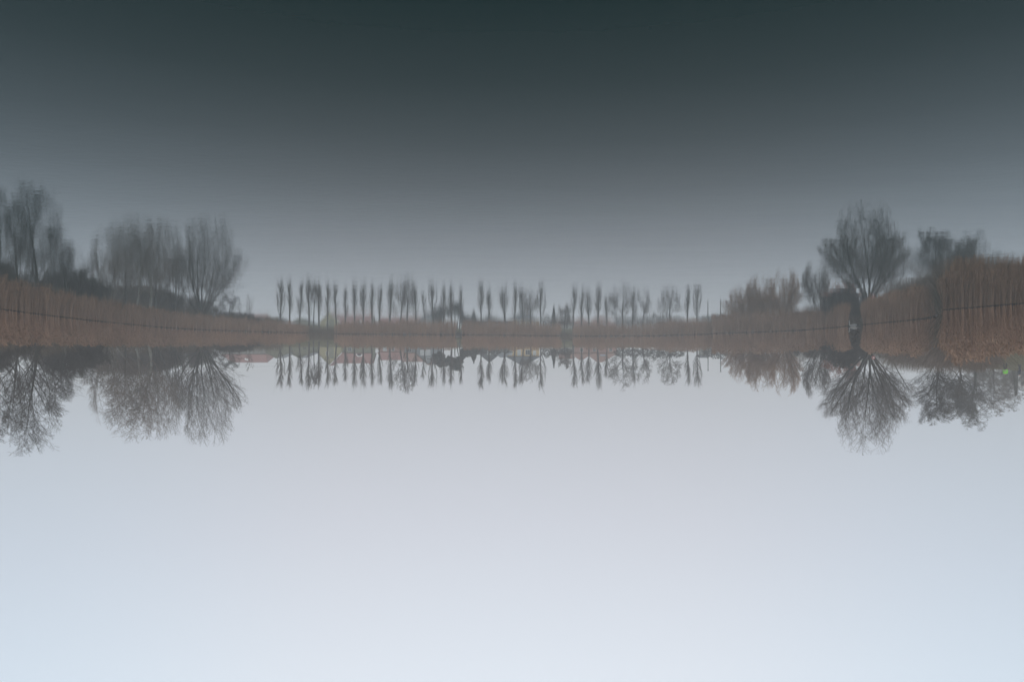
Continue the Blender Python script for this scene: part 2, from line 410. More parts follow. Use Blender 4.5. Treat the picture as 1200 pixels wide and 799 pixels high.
# ---------------------------------------------------------------- pollarded poplars
def poplar(seed, px, D, tip, wpx, label, base=None, limbs=0, split=0, stout=1.0, lean=0.0, dens=1.0, group='poplars in the row on the far bank'):
    rng = random.Random(seed)
    x, y = wx(px, D), D; z = gz(x, y) - .05
    h = wz(tip, D) - z; half = wpx*D/F/2
    S = ([], [])
    ht = h*rng.uniform(.74, .80)
    W = half
    def shoot(T, p, d, L, r, up, n=4, jit=.05):
        for i in range(n):
            d = (d + Vector((rng.gauss(0,jit), rng.gauss(0,jit), up))).normalized(); q = p + d*L/n
            r2 = r*(1 - .8*(i+1)/n)
            T.append((p.x,p.y,p.z,q.x,q.y,q.z,max(r*(1-.8*i/n), .0075),max(r2,.0055))); p = q
            yield p, d, r2
    stems = [(0, lean, 1.0)]
    if split: stems = [(0, lean, 1.0), (rng.choice([-1,1])*.16, lean, .92)]
    ends = []
    for si, (sl, ln, sc) in enumerate(stems):
        p = Vector((0,0,0)); n = 14; r = h*.0165*stout*(1 if si == 0 else .7); d = Vector((-ln + (sl if si else 0), 0, 1)).normalized()
        if si: p = Vector((0,0,h*.2))
        LL = ht*sc - (h*.2 if si else 0); nodes = []
        for i in range(n):
            d = (d + Vector((rng.gauss(0,.02), rng.gauss(0,.02), .10 if si else .04))).normalized(); q = p + d*LL/n
            ra, rb = r*(1 - .55*i/n), r*(1 - .55*(i+1)/n)
            S[0].append((p.x,p.y,p.z,q.x,q.y,q.z,ra,rb)); nodes.append((p.copy(), d.copy(), rb)); p = q
        ends.append((p, d, r*.45))
        kb = int(34*dens*(1 if not split else .7))
        for k in range(kb):
            t = .28 + .72*rng.random()**.75
            i = min(int(t*n), n-1); pp, dd, rr = nodes[i]
            az = rng.uniform(0, 6.28); spread = W*rng.uniform(.5, 1.25)*(1.25 - .85*t)
            L = rng.uniform(.16, .34)*h*(1.1 - .68*t)
            a0 = min(1.1, spread/L*1.5)
            cd = Vector((math.cos(az)*a0, math.sin(az)*a0, 1)).normalized()
            for q, d2, r2 in list(shoot(S[1], pp + Vector((0,0,rng.uniform(0, LL/n))), cd, L, min(rr*.5, .045), .16, 5, .06)):
                for m in range(3):
                    cd2 = (d2 + Vector((rng.gauss(0,.3), rng.gauss(0,.3), .25))).normalized()
                    list(shoot(S[1], q, cd2, rng.uniform(.05, .12)*h, .010, .2, 2, .1))
        for b in range(limbs if si == 0 else 0):     # heavy side limbs, cut back like the stem
            t = rng.uniform(.28, .55); i = int(t*n); pp, dd, rr = nodes[i]; sgn = -1 if b % 2 else 1
            d2 = Vector((sgn*.62, rng.uniform(-.3,.3), 1)).normalized(); pq = pp.copy(); Lb = ht*(1-t)*rng.uniform(.7,.95)
            for i2 in range(7):
                d2 = (d2 + Vector((-sgn*.05, 0, .14))).normalized(); q = pq + d2*Lb/7
                S[0].append((pq.x,pq.y,pq.z,q.x,q.y,q.z,rr*.6*(1-.08*i2),rr*.6*(1-.08*(i2+1)))); pq = q
                for m in range(3):
                    cd2 = (d2 + Vector((rng.gauss(0,.3), rng.gauss(0,.3), .3))).normalized()
                    list(shoot(S[1], q, cd2, rng.uniform(.06,.14)*h, .018, .2, 3, .1))
            ends.append((pq, d2, rr*.35))
    for p, d, r in ends:                             # young whips from the cut ends
        for k in range(int(10*dens/(1 + .5*(len(ends)-1)))):
            az = rng.uniform(0, 6.28); a0 = rng.uniform(.0, .34)*W/(h*.1)
            cd = Vector((math.cos(az)*a0*.6, math.sin(az)*a0*.6, 1)).normalized()
            L = (h - p.z)*rng.uniform(.3, 1.02)
            for q, d2, r2 in list(shoot(S[1], p - d*rng.uniform(0, .06*h), cd, L, .010, .06, 4, .04)):
                if rng.random() < .3:
                    list(shoot(S[1], q, (d2 + Vector((rng.gauss(0,.18), rng.gauss(0,.18), .3))).normalized(), L*.3, .009, .1, 2, .06))
    A = [np.array(s_, float) for s_ in S]
    P_ = A[1][:, 3]; lo, hi = np.percentile(P_, [3, 97]); k = (2*half)/max(hi-lo, .05)
    if k < 1:
        for a in A:
            for c in (0,1,3,4): a[:, c] *= max(k, .55)
    o = empty('poplar_tree', (x, y, z)); tag(o, label, 'poplar', group)
    link('trunk', seg_mesh('poplar_trunk', A[0]), M['bark_grey'], o)
    link('crown', seg_mesh('poplar_crown', A[1], 5), M['twig'], o)
    return o

def popD(px): return float(shore_D(px)) + 9 + (px*7.3 % 5)
POPLARS = [
 (327.7, 460, 15, dict(limbs=2), 'bare poplar with wide forked limbs, first at the left end of the row'),
 (339.6, 459, 9, {}, 'slim bare poplar, second from the left end of the row'),
 (350.7, 457.5, 10, dict(lean=.015), 'slightly leaning bare poplar, third from the left end of the row'),
 (362, 460, 11, dict(stout=1.15), 'stout bare poplar just before the twisted little tree'),
 (373.9, 458.5, 10, dict(stout=1.1), 'bare poplar rising through the crown of the twisted little tree'),
 (383.8, 457.5, 10, {}, 'bare poplar in front of the left edge of the yellow gable'),
 (394.2, 455.5, 9, {}, 'bare poplar in front of the right slope of the yellow gable'),
 (404, 453, 8, dict(stout=1.05), 'short narrow poplar before the red roof beside the yellow gable'),
 (415.5, 460, 12, {}, 'bare poplar before the middle of the long red roof'),
 (425.5, 460, 13, dict(limbs=1, dens=1.2), 'broad bushy poplar before the white arched dormer'),
 (435.4, 456, 10, {}, 'narrow poplar at the right end of the long red roof'),
 (444.4, 455, 10, dict(lean=-.01), 'bare poplar standing at the left end of the pink cottage'),
 (456.5, 462, 13, dict(stout=1.2, dens=1.3), 'tall dark poplar before the pink cottage, left of the broad trees'),
 (488, 458, 11, {}, 'bare poplar just right of the two broad trees by the brown roof'),
 (498.4, 451, 8, dict(dens=.6, stout=.7), 'thinnest and shortest poplar, before the blue grey gable'),
 (508.3, 459, 15, dict(limbs=2), 'wide fan shaped poplar at the right side of the blue grey gable'),
 (519.4, 456, 11, {}, 'poplar rising out of the smaller evergreen'),
 (529.6, 458, 12, dict(dens=1.1), 'poplar rising out of the left side of the big evergreen'),
 (538.5, 453, 8, dict(dens=.8), 'thin poplar right beside the small jetty'),
 (563.4, 460, 13, dict(dens=1.2), 'poplar right of the wide gap, first of the middle row'),
 (573.2, 455, 9, {}, 'slim poplar before the small dark gable'),
 (591.6, 459, 18, dict(split=1, limbs=1), 'wide twin stemmed poplar left of the ochre house'),
 (603.4, 460, 10, {}, 'narrow poplar before the left slope of the dark pyramid roof'),
 (613.6, 458, 13, dict(limbs=1, dens=1.2), 'thick poplar before the peak of the dark pyramid roof'),
 (633.8, 461, 17, dict(limbs=2), 'wide forked poplar at the right edge of the ochre house'),
 (671.6, 458, 14, dict(dens=1.2), 'poplar at the right edge of the pale landing'),
 (681, 455, 10, {}, 'slim poplar, second right of the pale landing'),
 (690, 457, 12, dict(dens=1.2), 'dense poplar, third right of the pale landing'),
 (699.8, 460, 14, dict(split=1), 'twin stemmed poplar left of the blue white dormer'),
 (711.6, 449, 9, dict(stout=.9), 'short poplar between the twin stemmed poplar and the broad round tree'),
 (741.6, 458, 10, dict(dens=.8), 'thin poplar between the broad round tree and its smaller neighbour'),
 (805.8, 457, 10, {}, 'slim poplar left of the last poplar, by the two bare posts'),
 (816.8, 458, 14, dict(limbs=2), 'wide poplar at the right end of the row, by the two bare posts'),
]
for i, (px, tip, w, kw, lab) in enumerate(POPLARS):
    poplar(100+i, px, popD(px), tip, w, lab, **kw)

# ---------------------------------------------------------------- other trees
FB = 'broad bare trees among the poplars'
seg_tree('bare_tree','round',11,367.3,118,455,359,379,'small twisted bare tree with curly crown between two poplars','tree',FB,'bark_grey','twig',over=dict(t0=[.7,.25,.2,.2],n=[7,6,5,4,3]),r0=.13)
seg_tree('bare_tree','round',12,468.5,140,459,457,480,'broad bare tree with dark crown, left one by the brown roof','tree',FB,'bark_grey','twig',over=dict(up=[.06,.1,.04,0,-.03]))
seg_tree('bare_tree','round',13,477,142,461,467,489,'tall broad bare tree with shaggy top, right one by the brown roof','tree',FB,'bark_grey','twig',over=dict(up=[.06,.1,.04,0,-.03]))
seg_tree('bare_tree','round',14,622.5,146,450.5,610,632,'low spreading bare tree before the ochre house','tree',FB,'bark_grey','twig')
seg_tree('bare_tree','round',15,661,149,433,650,671,'low open bare tree over the pale landing','tree',FB,'bark_grey','twig')
seg_tree('bare_tree','round',16,729.8,154,458,710,746,'largest broad round bare tree among the far trees','tree',FB,'bark_grey','twig',over=dict(t0=[.3,.2,.2,.2]))
seg_tree('bare_tree','round',17,751,153,450,741,766,'broad bare tree right beside the largest round tree','tree',FB,'bark_grey','twig',over=dict(up=[.05,.08,.02,0,-.02]))
seg_tree('bare_tree','round',18,785.5,150,451,767,801,'round bare tree with tangled crown, left of the last two poplars','tree',FB,'bark_grey','twig')

LG = 'bare trees on the left bank'
seg_tree('bare_tree','upright',328,40,57,532,10,76,'tallest slender bare tree at the left, with drooping tip twigs','tree',LG,'bark_dark','twig_dark',r0=.16,over=dict(ang=[34,36,38]))
seg_tree('bare_tree','upright',422,3,56,517,-34,34,'bare tree cut by the left edge of the photo','tree',LG,'bark_dark','twig_dark',r0=.14,over=dict(ch=[24,10,7,3]))
seg_tree('bare_tree','upright',23,23,62,508,2,50,'thin dark bare tree just left of the tallest slender tree','tree',LG,'bark_dark','twig_dark',r0=.13)
seg_tree('bare_tree','upright',24,76,66,487,42,120,'lower bushy bare tree right of the tallest slender tree','tree',LG,'bark_dark','twig_dark',r0=.12,over=dict(ch=[30,11,7,3],t0=[.08,.2,.15]))
seg_tree('bare_tree','fan',25,127,76,502,98,166,'pale crooked stem bare tree at the left of the dense clump','tree',LG,'bark_pale','twig_brown',r0=.15,over=dict(ch=[12,13,8,4]))
seg_tree('bare_tree','upright',26,147,80,497,118,178,'dark thin bare tree inside the dense clump','tree',LG,'bark_dark','twig',r0=.13,over=dict(ch=[24,11,7,3]))
seg_tree('bare_tree','upright',27,158.5,78,512,128,192,'bare tree with straight pale trunk, left of the pair in the clump','tree',LG,'bark_pale','twig_brown',r0=.15,over=dict(ch=[20,9,6,3],t0=[.25,.2,.15]))
seg_tree('bare_tree','upright',28,172.5,80,517,140,206,'bare tree with the thickest pale trunk in the middle of the clump','tree',LG,'bark_pale','twig_brown',r0=.2,over=dict(ch=[20,9,6,3],t0=[.25,.2,.15]))
seg_tree('bare_tree','fan',29,182,84,514,158,216,'bare tree with a leaning forked stem in the dense clump','tree',LG,'bark_grey','twig_brown',r0=.16,over=dict(ch=[9,11,8,4],ang=[26,32,34,36]))
seg_tree('bare_tree','fan',30,203,90,508,184,230,'dark many stemmed bare tree at the right of the dense clump','tree',LG,'bark_dark','twig',r0=.18,over=dict(ch=[9,11,8,4],ang=[22,30,32,34]))
seg_tree('bare_tree','fan',333,234,95,521,203,289,'big fan shaped bare tree at the right end of the left bank','tree',LG,'bark_dark','twig',r0=.34,over=dict(ch=[16,14,9,4],ang=[38,30,32,34],t0=[.3,.22,.2,.15],up=[0,.045,.05,.04,.03]))
seg_tree('bare_tree','round',32,266,101,434,252,286,'small tangled tree under the fan shaped tree','tree',LG,'bark_dark','twig_dark',r0=.1,over=dict(up=[.03,.02,0,-.02,-.05]))
seg_tree('bare_tree','upright',33,292,118,435,287,298,'thin young sapling right of the small tangled tree','tree',LG,'bark_grey','twig',r0=.05,over=dict(ch=[12,5,3,2]))

RG = 'bare trees on the right bank'
seg_tree('willow_bush','willow',41,874,113,450,849,898,'tawny spreading willow bush right of the two bare posts','willow',RG,'bark_dark','twig_tawny')
seg_tree('willow_bush','willow',42,892,115,458,868,914,'tall tawny willow bush with bent dark stem','willow',RG,'bark_dark','twig_tawny')
seg_tree('willow_bush','willow',43,918,109,463,898,942,'tawny willow bush left of the dark stemmed leaning tree','willow',RG,'bark_dark','twig_tawny')
seg_tree('bare_tree','fan',44,965,100,468,936,976,'small bare tree with dark stems fanning to the left','tree',RG,'bark_dark','twig',r0=.24,lean=(-.25,0))
seg_tree('willow_bush','willow',45,986,97,447,966,1008,'reddish bush behind the left limbs of the great willow','bush',RG,'bark_dark','twig_red')
seg_tree('bare_tree','fan',676,1019,87,531,965,1067,'great many stemmed willow, the tallest tree on the right bank','tree',RG,'bark_dark','twig',r0=.42,over=dict(ch=[16,15,9,5],t0=[.25,.26,.2,.15],ang=[32,32,33,34],up=[0,.045,.06,.04,.03]))
seg_tree('bare_tree','fan',47,1046,89,490,1020,1074,'tree with a low V fork at the right foot of the great willow','tree',RG,'bark_dark','twig_brown',r0=.28,over=dict(ch=[5,10,8,4],t0=[.6,.38,.2,.15],ang=[34,30,32,34]))
seg_tree('bare_tree','upright',48,1100,82,497,1070,1128,'dense bare tree with dark steep twigs right of the great willow','tree',RG,'bark_dark','twig_dark',r0=.18,over=dict(ch=[34,13,8,3],ang=[40,38,40],t0=[.1,.2,.15]))
seg_tree('bare_tree','droop',49,1142,102,504,1116,1168,'bare tree with curled hanging twig clusters at its top','tree',RG,'bark_dark','twig_dark',r0=.2,over=dict(ch=[24,10,7,5]))
seg_tree('bare_tree','upright',50,1122,96,490,1098,1150,'bare tree filling the gap behind the reeds, left of the curled twig tree','tree',RG,'bark_dark','twig_dark',r0=.16,over=dict(ch=[32,12,8,3]))
seg_tree('bare_tree','droop',51,1163,118,487,1140,1192,'paler bare tree behind the person in green','tree',RG,'bark_grey','twig',r0=.18)
seg_tree('bare_tree','round',52,1189,112,484,1166,1222,'thick trunked tree behind the person in the white cap','tree',RG,'bark_dark','twig',r0=.42)

# thickets: many stems from one root stock
def thicket(seed, px, D, tip, xl, xr, label, twig='twig_dark', stems=34, deep=2.5, group='leafless shrubs behind the reeds', name='shrub'):
    rng = random.Random(seed); D = max(D, float(shore_D(px)) + 6.5 + deep*.4); x, y = wx(px, D), D; z = gz(x, y) - .1; h = wz(tip, D) - z; s = D/F
    P = dict(n=[6,5,4,3], ch=[13,10,6], ratio=[.5,.5,.5], shape=[.3,.3,.2], ang=[34,38,40], t0=[.15,.1,.1], up=[.03,.05,.04,.03], jit=[.1,.14,.16,.18],
             tip=[.3,.4,.5,.7], cr=[.6,.65,.7], thick=.012, tl=0)
    S = ([], []); hw = (xr-xl)*s/2/h
    for k in range(stems):
        u = rng.uniform(-1, 1)
        grow(S, Vector((u*hw*.8, rng.uniform(-1,1)*deep/h, 0)), Vector((u*.35+rng.gauss(0,.15), rng.gauss(0,.2), 1)).normalized(), rng.uniform(.6,1.0)*(1-.35*u*u), .008, 0, P, rng)
    A = fit(S, h, (xl-px)*s, (xr-px)*s)
    for a in A: a[:, 6:8] = np.maximum(a[:, 6:8]*h, .008*np.clip(D/60,.8,1.6))
    o = link(name, seg_mesh('shrub', np.concatenate(A), 4), M[twig]); o.location = (x, y, z); tag(o, label, 'shrub', group)
thicket(61, 6, 55, 436, -40, 42, 'dark leafless shrub at the left edge, under the first trees', deep=2)
thicket(62, 84, 70, 443, 50, 118, 'large dark shrub mass between the slender tree and the dense clump', stems=46, deep=3)
thicket(63, 150, 98, 440, 100, 206, 'leafless shrub behind the pale trunks of the clump', twig='twig', stems=80)
thicket(64, 214, 110, 431, 184, 250, 'leafless shrub at the foot of the fan shaped tree', twig='twig', stems=46)
thicket(65, 272, 110, 413, 248, 305, 'low dark shrub before the red hipped roof', stems=34)
thicket(66, 990, 84, 431, 966, 1012, 'dark shrub at the water left of the great willow trunk', stems=26, deep=2)
thicket(67, 1068, 84, 424, 1048, 1092, 'shrub between the V fork tree and the reeds', twig='twig_dark', stems=46)
thicket(68, 1099, 68, 431, 1072, 1130, 'dark reddish shrub in the notch between two reed beds', twig='twig_brown', stems=70, deep=2)
thicket(69, 1138, 70, 433, 1110, 1163, 'dark shrub left of the green bank, behind the golden reeds', twig='twig_brown', stems=70, deep=2)
thicket(71, 1172, 132, 456, 1134, 1218, 'grey tall shrub behind the two people on the bank', twig='twig', stems=24)
thicket(70, 945, 112, 419, 925, 975, 'grey shrub under the small leaning tree', twig='twig', stems=26)

# ---------------------------------------------------------------- leafy evergreens and hedges
def leaf_bush(name, seed, px, D, lobes, label, cat, leaf='leaf', size=.30, dens=260, trunk=True, group=None, conic=False):
    """lobes: list of (px, py_centre, half width px, half height px)"""
    rng = np.random.default_rng(seed); s = D/F; x, y = wx(px, D), D; z = gz(x, y)
    C = []
    for (lx, ly, a, b) in lobes:
        n = int(dens*max(4, a*b*s*s*6)); n = min(n, 12000)
        d = rng.normal(size=(n, 3)); d /= np.linalg.norm(d, axis=1, keepdims=True)
        rr = rng.uniform(.35, 1, n)**.5
        bump = 1 + .22*np.sin(d[:,0]*5+seed)*np.sin(d[:,2]*6+lx) + .12*np.sin(d[:,1]*9+ly)
        P_ = d*(rr*bump)[:, None]
        if conic: P_[:, :2] *= np.clip(.55 - .5*P_[:, 2:3], .04, 1)
        P_ = P_*np.array([a*s, a*s*.9, b*s])
        P_ += np.array([wx(lx, D) - x, rng.uniform(-.4,.4), wz(ly, D) - z]); C.append(P_)
    C = np.concatenate(C); C = C[C[:, 2] > .05]; n = len(C)
    u = rng.normal(size=(n,3)); u /= np.linalg.norm(u, axis=1, keepdims=True)
    w = rng.normal(size=(n,3)); w = np.cross(u, w); w /= np.linalg.norm(w, axis=1, keepdims=True)
    sz = size*rng.uniform(.5, 1.3, n)[:, None]
    V = np.stack([C - u*sz*.6, C - w*sz*.3, C + u*sz*.6, C + w*sz*.3], 1).reshape(-1, 3)
    me = np_mesh(name+'_foliage', V, np.arange(4*n), [4]*n)
    o = empty(name, (x, y, z)); tag(o, label, cat, group)
    if trunk:
        mb = MB()
        for (lx, ly, a, b) in lobes:
            q = Vector((wx(lx, D)-x, 0, wz(ly, D)-z)); p = Vector((q.x*.5, .1, -.1)); m_ = p.lerp(q, .5) + Vector((.1, .05, 0))
            mb.tube(p, m_, .13, .1); mb.tube(m_, q, .1, .05)
        mb.build('trunk', M['bark_dark'], o)
    link('foliage', me, M[leaf], o)
    return o
leaf_bush('evergreen_tree', 81, 516, 152, [(513,420,8,7),(518.5,425,7,5)], 'smaller dark evergreen beside the blue grey gable', 'evergreen')
leaf_bush('evergreen_tree', 82, 532, 150, [(528,423,7,5.5),(534,428,8,6),(538.5,422,5,5)], 'big lobed dark evergreen by the small jetty', 'evergreen')
leaf_bush('evergreen_shrub', 80, 1003, 99, [(998,392,5,8),(1005,391,5,8)], 'dark evergreen shrub in the little inlet behind the white swan', 'shrub', trunk=False, dens=300, leaf='litter')
leaf_bush('conifer', 83, 555.3, 156, [(555.3,418.5,4.5,6)], 'small pointed conifer in the wide gap of the row', 'conifer', 'leaf_grey', conic=True, dens=420)
leaf_bush('conifer', 84, 649, 156, [(649,419,3.4,10)], 'narrow pointed conifer left of the pale landing', 'conifer', 'leaf_grey', conic=True, dens=420)
HG = 'grey hedges behind the far reeds'
leaf_bush('hedge', 85, 548, 150, [(545,413,6,6),(553,412,7,5),(560,411,5,4)], 'dark hedge right of the small jetty', 'hedge', group=HG, trunk=False)
leaf_bush('hedge', 86, 646, 155, [(641,413,7,6),(652,412,8,5),(664,412,7,5)], 'grey hedge left of the pale landing', 'hedge', 'leaf_grey', group=HG, trunk=False, dens=70, size=.26)
leaf_bush('hedge', 87, 737, 158, [(728,413,9,6),(742,413,9,6),(756,413,8,6)], 'grey hedge under the broad round tree', 'hedge', 'leaf_grey', group=HG, trunk=False, dens=70, size=.26)
leaf_bush('hedge', 88, 783, 156, [(769,414,8,7),(781,413,10,7),(795,413,9,6)], 'grey hedge under the tangled round tree', 'hedge', 'leaf_grey', group=HG, trunk=False, dens=70, size=.26)
leaf_bush('hedge', 89, 839, 150, [(830,412,8,7),(842,413,10,8),(853,412,8,6)], 'grey hedge around the foot of the bare posts', 'hedge', 'leaf_grey', group=HG, trunk=False, dens=70, size=.26)
leaf_bush('hedge', 90, 576, 148, [(566,411,7,4.5),(580,411,8,5),(592,410,6,4)], 'low hedge before the small dark gable', 'hedge', 'leaf_grey', group=HG, trunk=False, dens=70, size=.26)

# a far wood at the right, seen only as grey between the trunks
def far_wood():
    rng = np.random.default_rng(5); Vs = []
    for px in np.arange(925, 1330, 3.0):
        D = 230 + rng.uniform(-15, 25); x = wx(px, D); z = gz(x, D)
        h = wz(424 + 5*math.sin(px*.05) + rng.uniform(-3, 3), D) - z
        for k in range(46):
            a = np.array([x + rng.normal()*1.1, D + rng.normal()*1.5, z + abs(rng.normal())*.3])
            b = np.array([a[0] + rng.normal()*.8, a[1], z + h*rng.uniform(.5, 1.0)])
            w = np.array([.045, 0, 0])
            Vs.append(np.stack([a-w*1.5, a+w*1.5, b+w*.5, b-w*.5]))
    V = np.concatenate(Vs); n = len(Vs)
    o = link('distant_woods', np_mesh('distant_woods', V, np.arange(4*n), [4]*n), M['twig'])
    tag(o, 'grey distant bare wood seen between the trunks on the right', 'woods', kind='stuff')
far_wood()

# ---------------------------------------------------------------- reeds
def reeds(name, px0, px1, topx, topy, width, dens, label, seed, wscale=1.0, plume=1.0, front=.5, lean=.10):
    rng = np.random.default_rng(seed)
    # sample along the shore
    pxs = np.linspace(px0, px1, 200); u = (pxs-CX)/F; Dd = shore_D(pxs)
    X, Y = -u*Dd, Dd
    length = np.hypot(np.diff(X), np.diff(Y)); cum = np.concatenate([[0], np.cumsum(length)])
    n = int(cum[-1]*(width+front)*dens)
    t = rng.uniform(0, cum[-1], n); px = np.interp(t, cum, pxs)
    s = rng.uniform(-front, width, n)
    edge = .25*np.sin(px*.9+seed) + .18*np.sin(px*2.3)
    s = s + edge
    D = shore_D(px); uu = (px-CX)/F; rr = D*np.sqrt(1+uu*uu) + s; ph = np.arctan2(-uu, 1.0)
    x = rr*np.sin(ph); y = rr*np.cos(ph); z = np.minimum(ground_z(x, y), .25*np.ones(n) + np.maximum(s, 0)*.1) - .05
    hh = wz(np.interp(px, topx, topy), y) - z
    clump = .90 + .08*np.sin(px*.35+seed*1.7)*np.sin(px*.113+seed) + .05*np.sin(px*1.1)
    h = hh*clump*rng.uniform(.66, 1.0, n)*np.where(s < .4, rng.uniform(.55, 1.0, n), 1.0)
    h = np.maximum(h, .4)
    wind = lean*(1+.5*np.sin(px*.2))
    az = rng.uniform(0, 2*math.pi, n); ln = rng.normal(0, .10, n)
    dx = (np.cos(az)*ln - wind*.6)*h; dy = np.sin(az)*ln*h
    A = np.stack([x, y, z], 1); B = A + np.stack([dx*.28, dy*.28, h*.55], 1); Cc = A + np.stack([dx, dy, h], 1)
    fa = rng.uniform(0, math.pi, n); wv = np.stack([np.cos(fa), np.sin(fa), np.zeros(n)], 1)
    wd = (.008*wscale*rng.uniform(.7, 1.5, n))[:, None]
    quad = lambda a, b, c, d: np.stack([a, b, c, d], 1)
    Q = [quad(A-wv*wd*1.3, A+wv*wd*1.3, B+wv*wd, B-wv*wd), quad(B-wv*wd, B+wv*wd, Cc+wv*wd*.4, Cc-wv*wd*.4)]
    for k in range(4):                                   # blades
        tt = rng.uniform(.25, .85, n)[:, None]
        P0 = np.where(tt < .55, A + (B-A)*(tt/.55), B + (Cc-B)*((tt-.55)/.45))
        a2 = rng.uniform(0, 2*math.pi, n); l2 = rng.uniform(.25, .55, n)*np.minimum(h*.32, .85)
        dirn = np.stack([np.cos(a2)*.5 - wind, np.sin(a2)*.5, rng.uniform(.35, 1.1, n)], 1)
        P1 = P0 + dirn*l2[:, None]*.6; P2 = P1 + (dirn*np.array([1.1, 1.1, .1]) - np.array([0, 0, .25]))*l2[:, None]*.5
        a3 = rng.uniform(0, math.pi, n); w3 = np.stack([np.cos(a3), np.sin(a3), np.zeros(n)], 1)*(.011*wscale)
        Q += [quad(P0-w3*.7, P0+w3*.7, P1+w3, P1-w3), quad(P1-w3, P1+w3, P2+w3*.15, P2-w3*.15)]
    V = np.concatenate([q.reshape(-1, 3) for q in Q])
    # dark quads at the front stalk bases: shade along the waterline, painted in
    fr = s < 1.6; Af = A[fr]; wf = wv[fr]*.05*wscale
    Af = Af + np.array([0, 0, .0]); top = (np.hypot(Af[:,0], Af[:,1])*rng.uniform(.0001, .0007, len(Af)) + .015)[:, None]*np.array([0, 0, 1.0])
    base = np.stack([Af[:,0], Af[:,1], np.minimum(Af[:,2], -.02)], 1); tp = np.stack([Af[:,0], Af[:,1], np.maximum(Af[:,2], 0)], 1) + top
    o = empty(name, (0, 0, 0)); tag(o, label, 'reeds', kind='stuff')
    link('waterline_shade', np_mesh('reed_shade', np.stack([base-wf, base+wf, tp+wf*.6, tp-wf*.6], 1).reshape(-1, 3), np.arange(4*len(Af)), [4]*len(Af)), M['foot_shade'], o)
    link('stalks', np_mesh('reed_stalks', V, np.arange(len(V)), [4]*(len(V)//4)), M['reed'], o)
    # plumes
    keep = rng.random(n) < .72*plume
    T = Cc[keep]; m = len(T); Lp = (.16 + .14*rng.random(m))*np.clip(h[keep]/2.4, .5, 1.2)
    a2 = rng.uniform(0, 2*math.pi, m)
    dd = np.stack([np.cos(a2)*.35 - wind[keep]*2.2, np.sin(a2)*.35, np.full(m, .9)], 1)
    Qp = []
    for k in range(3):
        a3 = rng.uniform(0, math.pi, m); w3 = np.stack([np.cos(a3), np.sin(a3), rng.normal(0, .3, m)], 1)*(.028*wscale**.6)*rng.uniform(.6, 1.4, m)[:, None]
        d2 = dd + rng.normal(0, .18, (m, 3)); P1 = T + d2*Lp[:, None]*.5; P2 = P1 + (d2*np.array([1.5, 1.5, .5]))*Lp[:, None]*.5
        Qp.append(quad(T - d2*Lp[:, None]*.2, P1 + w3, P2, P1 - w3))
    V = np.concatenate([q.reshape(-1, 3) for q in Qp])
    link('plumes', np_mesh('reed_plumes', V, np.arange(len(V)), [4]*(len(V)//4)), M['reed_plume'], o)

reeds('reeds', -110, 362, [-100,0,50,100,150,200,250,300,340,362], [402,404.5,405,405.5,406,406.5,406,405,404,400], 5.5, 34, 'long brown reed bed along the left bank under the bare trees', 1, 1.5)
reeds('reeds', 391, 534.5, [391,400,470,535], [402,408,410,410.5], 5, 24, 'reed bed on the far bank from the yellow gable to the small jetty', 2, 2.2)
reeds('reeds', 540.5, 657.5, [541,600,657], [410,411,409], 5, 24, 'reed bed on the far bank between the small jetty and the pale landing', 3, 2.2)
reeds('reeds', 671, 834, [671,690,740,790,820,834], [406,410.5,408.5,413,412,408], 5, 24, 'reed bed on the far bank from the pale landing to the bare posts', 4, 2.2)
reeds('reeds', 835, 993.5, [835,850,900,940,960,985,998], [414,416.5,415,412,410.5,413,408], 6, 28, 'reed bed under the tawny willow bushes, left of the white swan', 5, 1.9)
reeds('reeds', 1010.5, 1097, [1007,1015,1040,1080,1093], [407,413,416,418,416], 7, 34, 'reed bed between the white swan and the dark notch', 6, 1.6)
reeds('reeds', 1103.5, 1275, [1103,1118,1130,1150,1166,1200,1275], [409,427,425,422,418,416.5,414], 6.5, 80, 'nearest tall golden reed bed with feathery tips at the right edge', 7, 1.0, front=.7)

def litter(name, px0, px1, label, seed, h0, h1, dens, width, mat, s0=0.0, cat='vegetation'):
    """short dead stems and blades on the bank"""
    rng = np.random.default_rng(seed); n = int(dens)
    px = rng.uniform(px0, px1, n); s = rng.uniform(s0, s0+width, n); D = shore_D(px); uu = (px-CX)/F
    rr = D*np.sqrt(1+uu*uu) + s; ph = np.arctan2(-uu, 1.0); x = rr*np.sin(ph); y = rr*np.cos(ph); z = ground_z(x, y) - .02
    h = rng.uniform(h0, h1, n); az = rng.uniform(0, 6.28, n); ln = rng.normal(0, .5, n)
    A = np.stack([x, y, z], 1); B = A + np.stack([np.cos(az)*ln*h, np.sin(az)*ln*h, h], 1)
    fa = rng.uniform(0, math.pi, n); w = np.stack([np.cos(fa), np.sin(fa), np.zeros(n)], 1)*.02
    V = np.stack([A-w, A+w, B+w*.2, B-w*.2], 1).reshape(-1, 3)
    o = link(name, np_mesh(name, V, np.arange(4*n), [4]*n), M[mat]); tag(o, label, cat, kind='stuff')
litter('dead_stems', 358, 395, 'trampled dead stems at the waterline under the poplar trunks', 31, .2, .9, 5200, 4, 'litter', -.3)
litter('dead_stems', 656, 673, 'dark dead stems at the waterline before the pale landing', 39, .15, .7, 3200, 3.5, 'litter', -.3)
litter('dead_stems', 993, 1012, 'dark dead stems in the little inlet behind the white swan', 37, .2, 1.1, 3000, 4, 'litter', -.2)
litter('dead_stems', 1090, 1110, 'dark dead stems in the notch between the two right reed beds', 38, .3, 1.6, 4200, 12, 'litter', -.2)
litter('grass', 1130, 1290, 'short olive grass on the sloping bank behind the golden reeds', 32, .08, .3, 60000, 75, 'grass', 7)
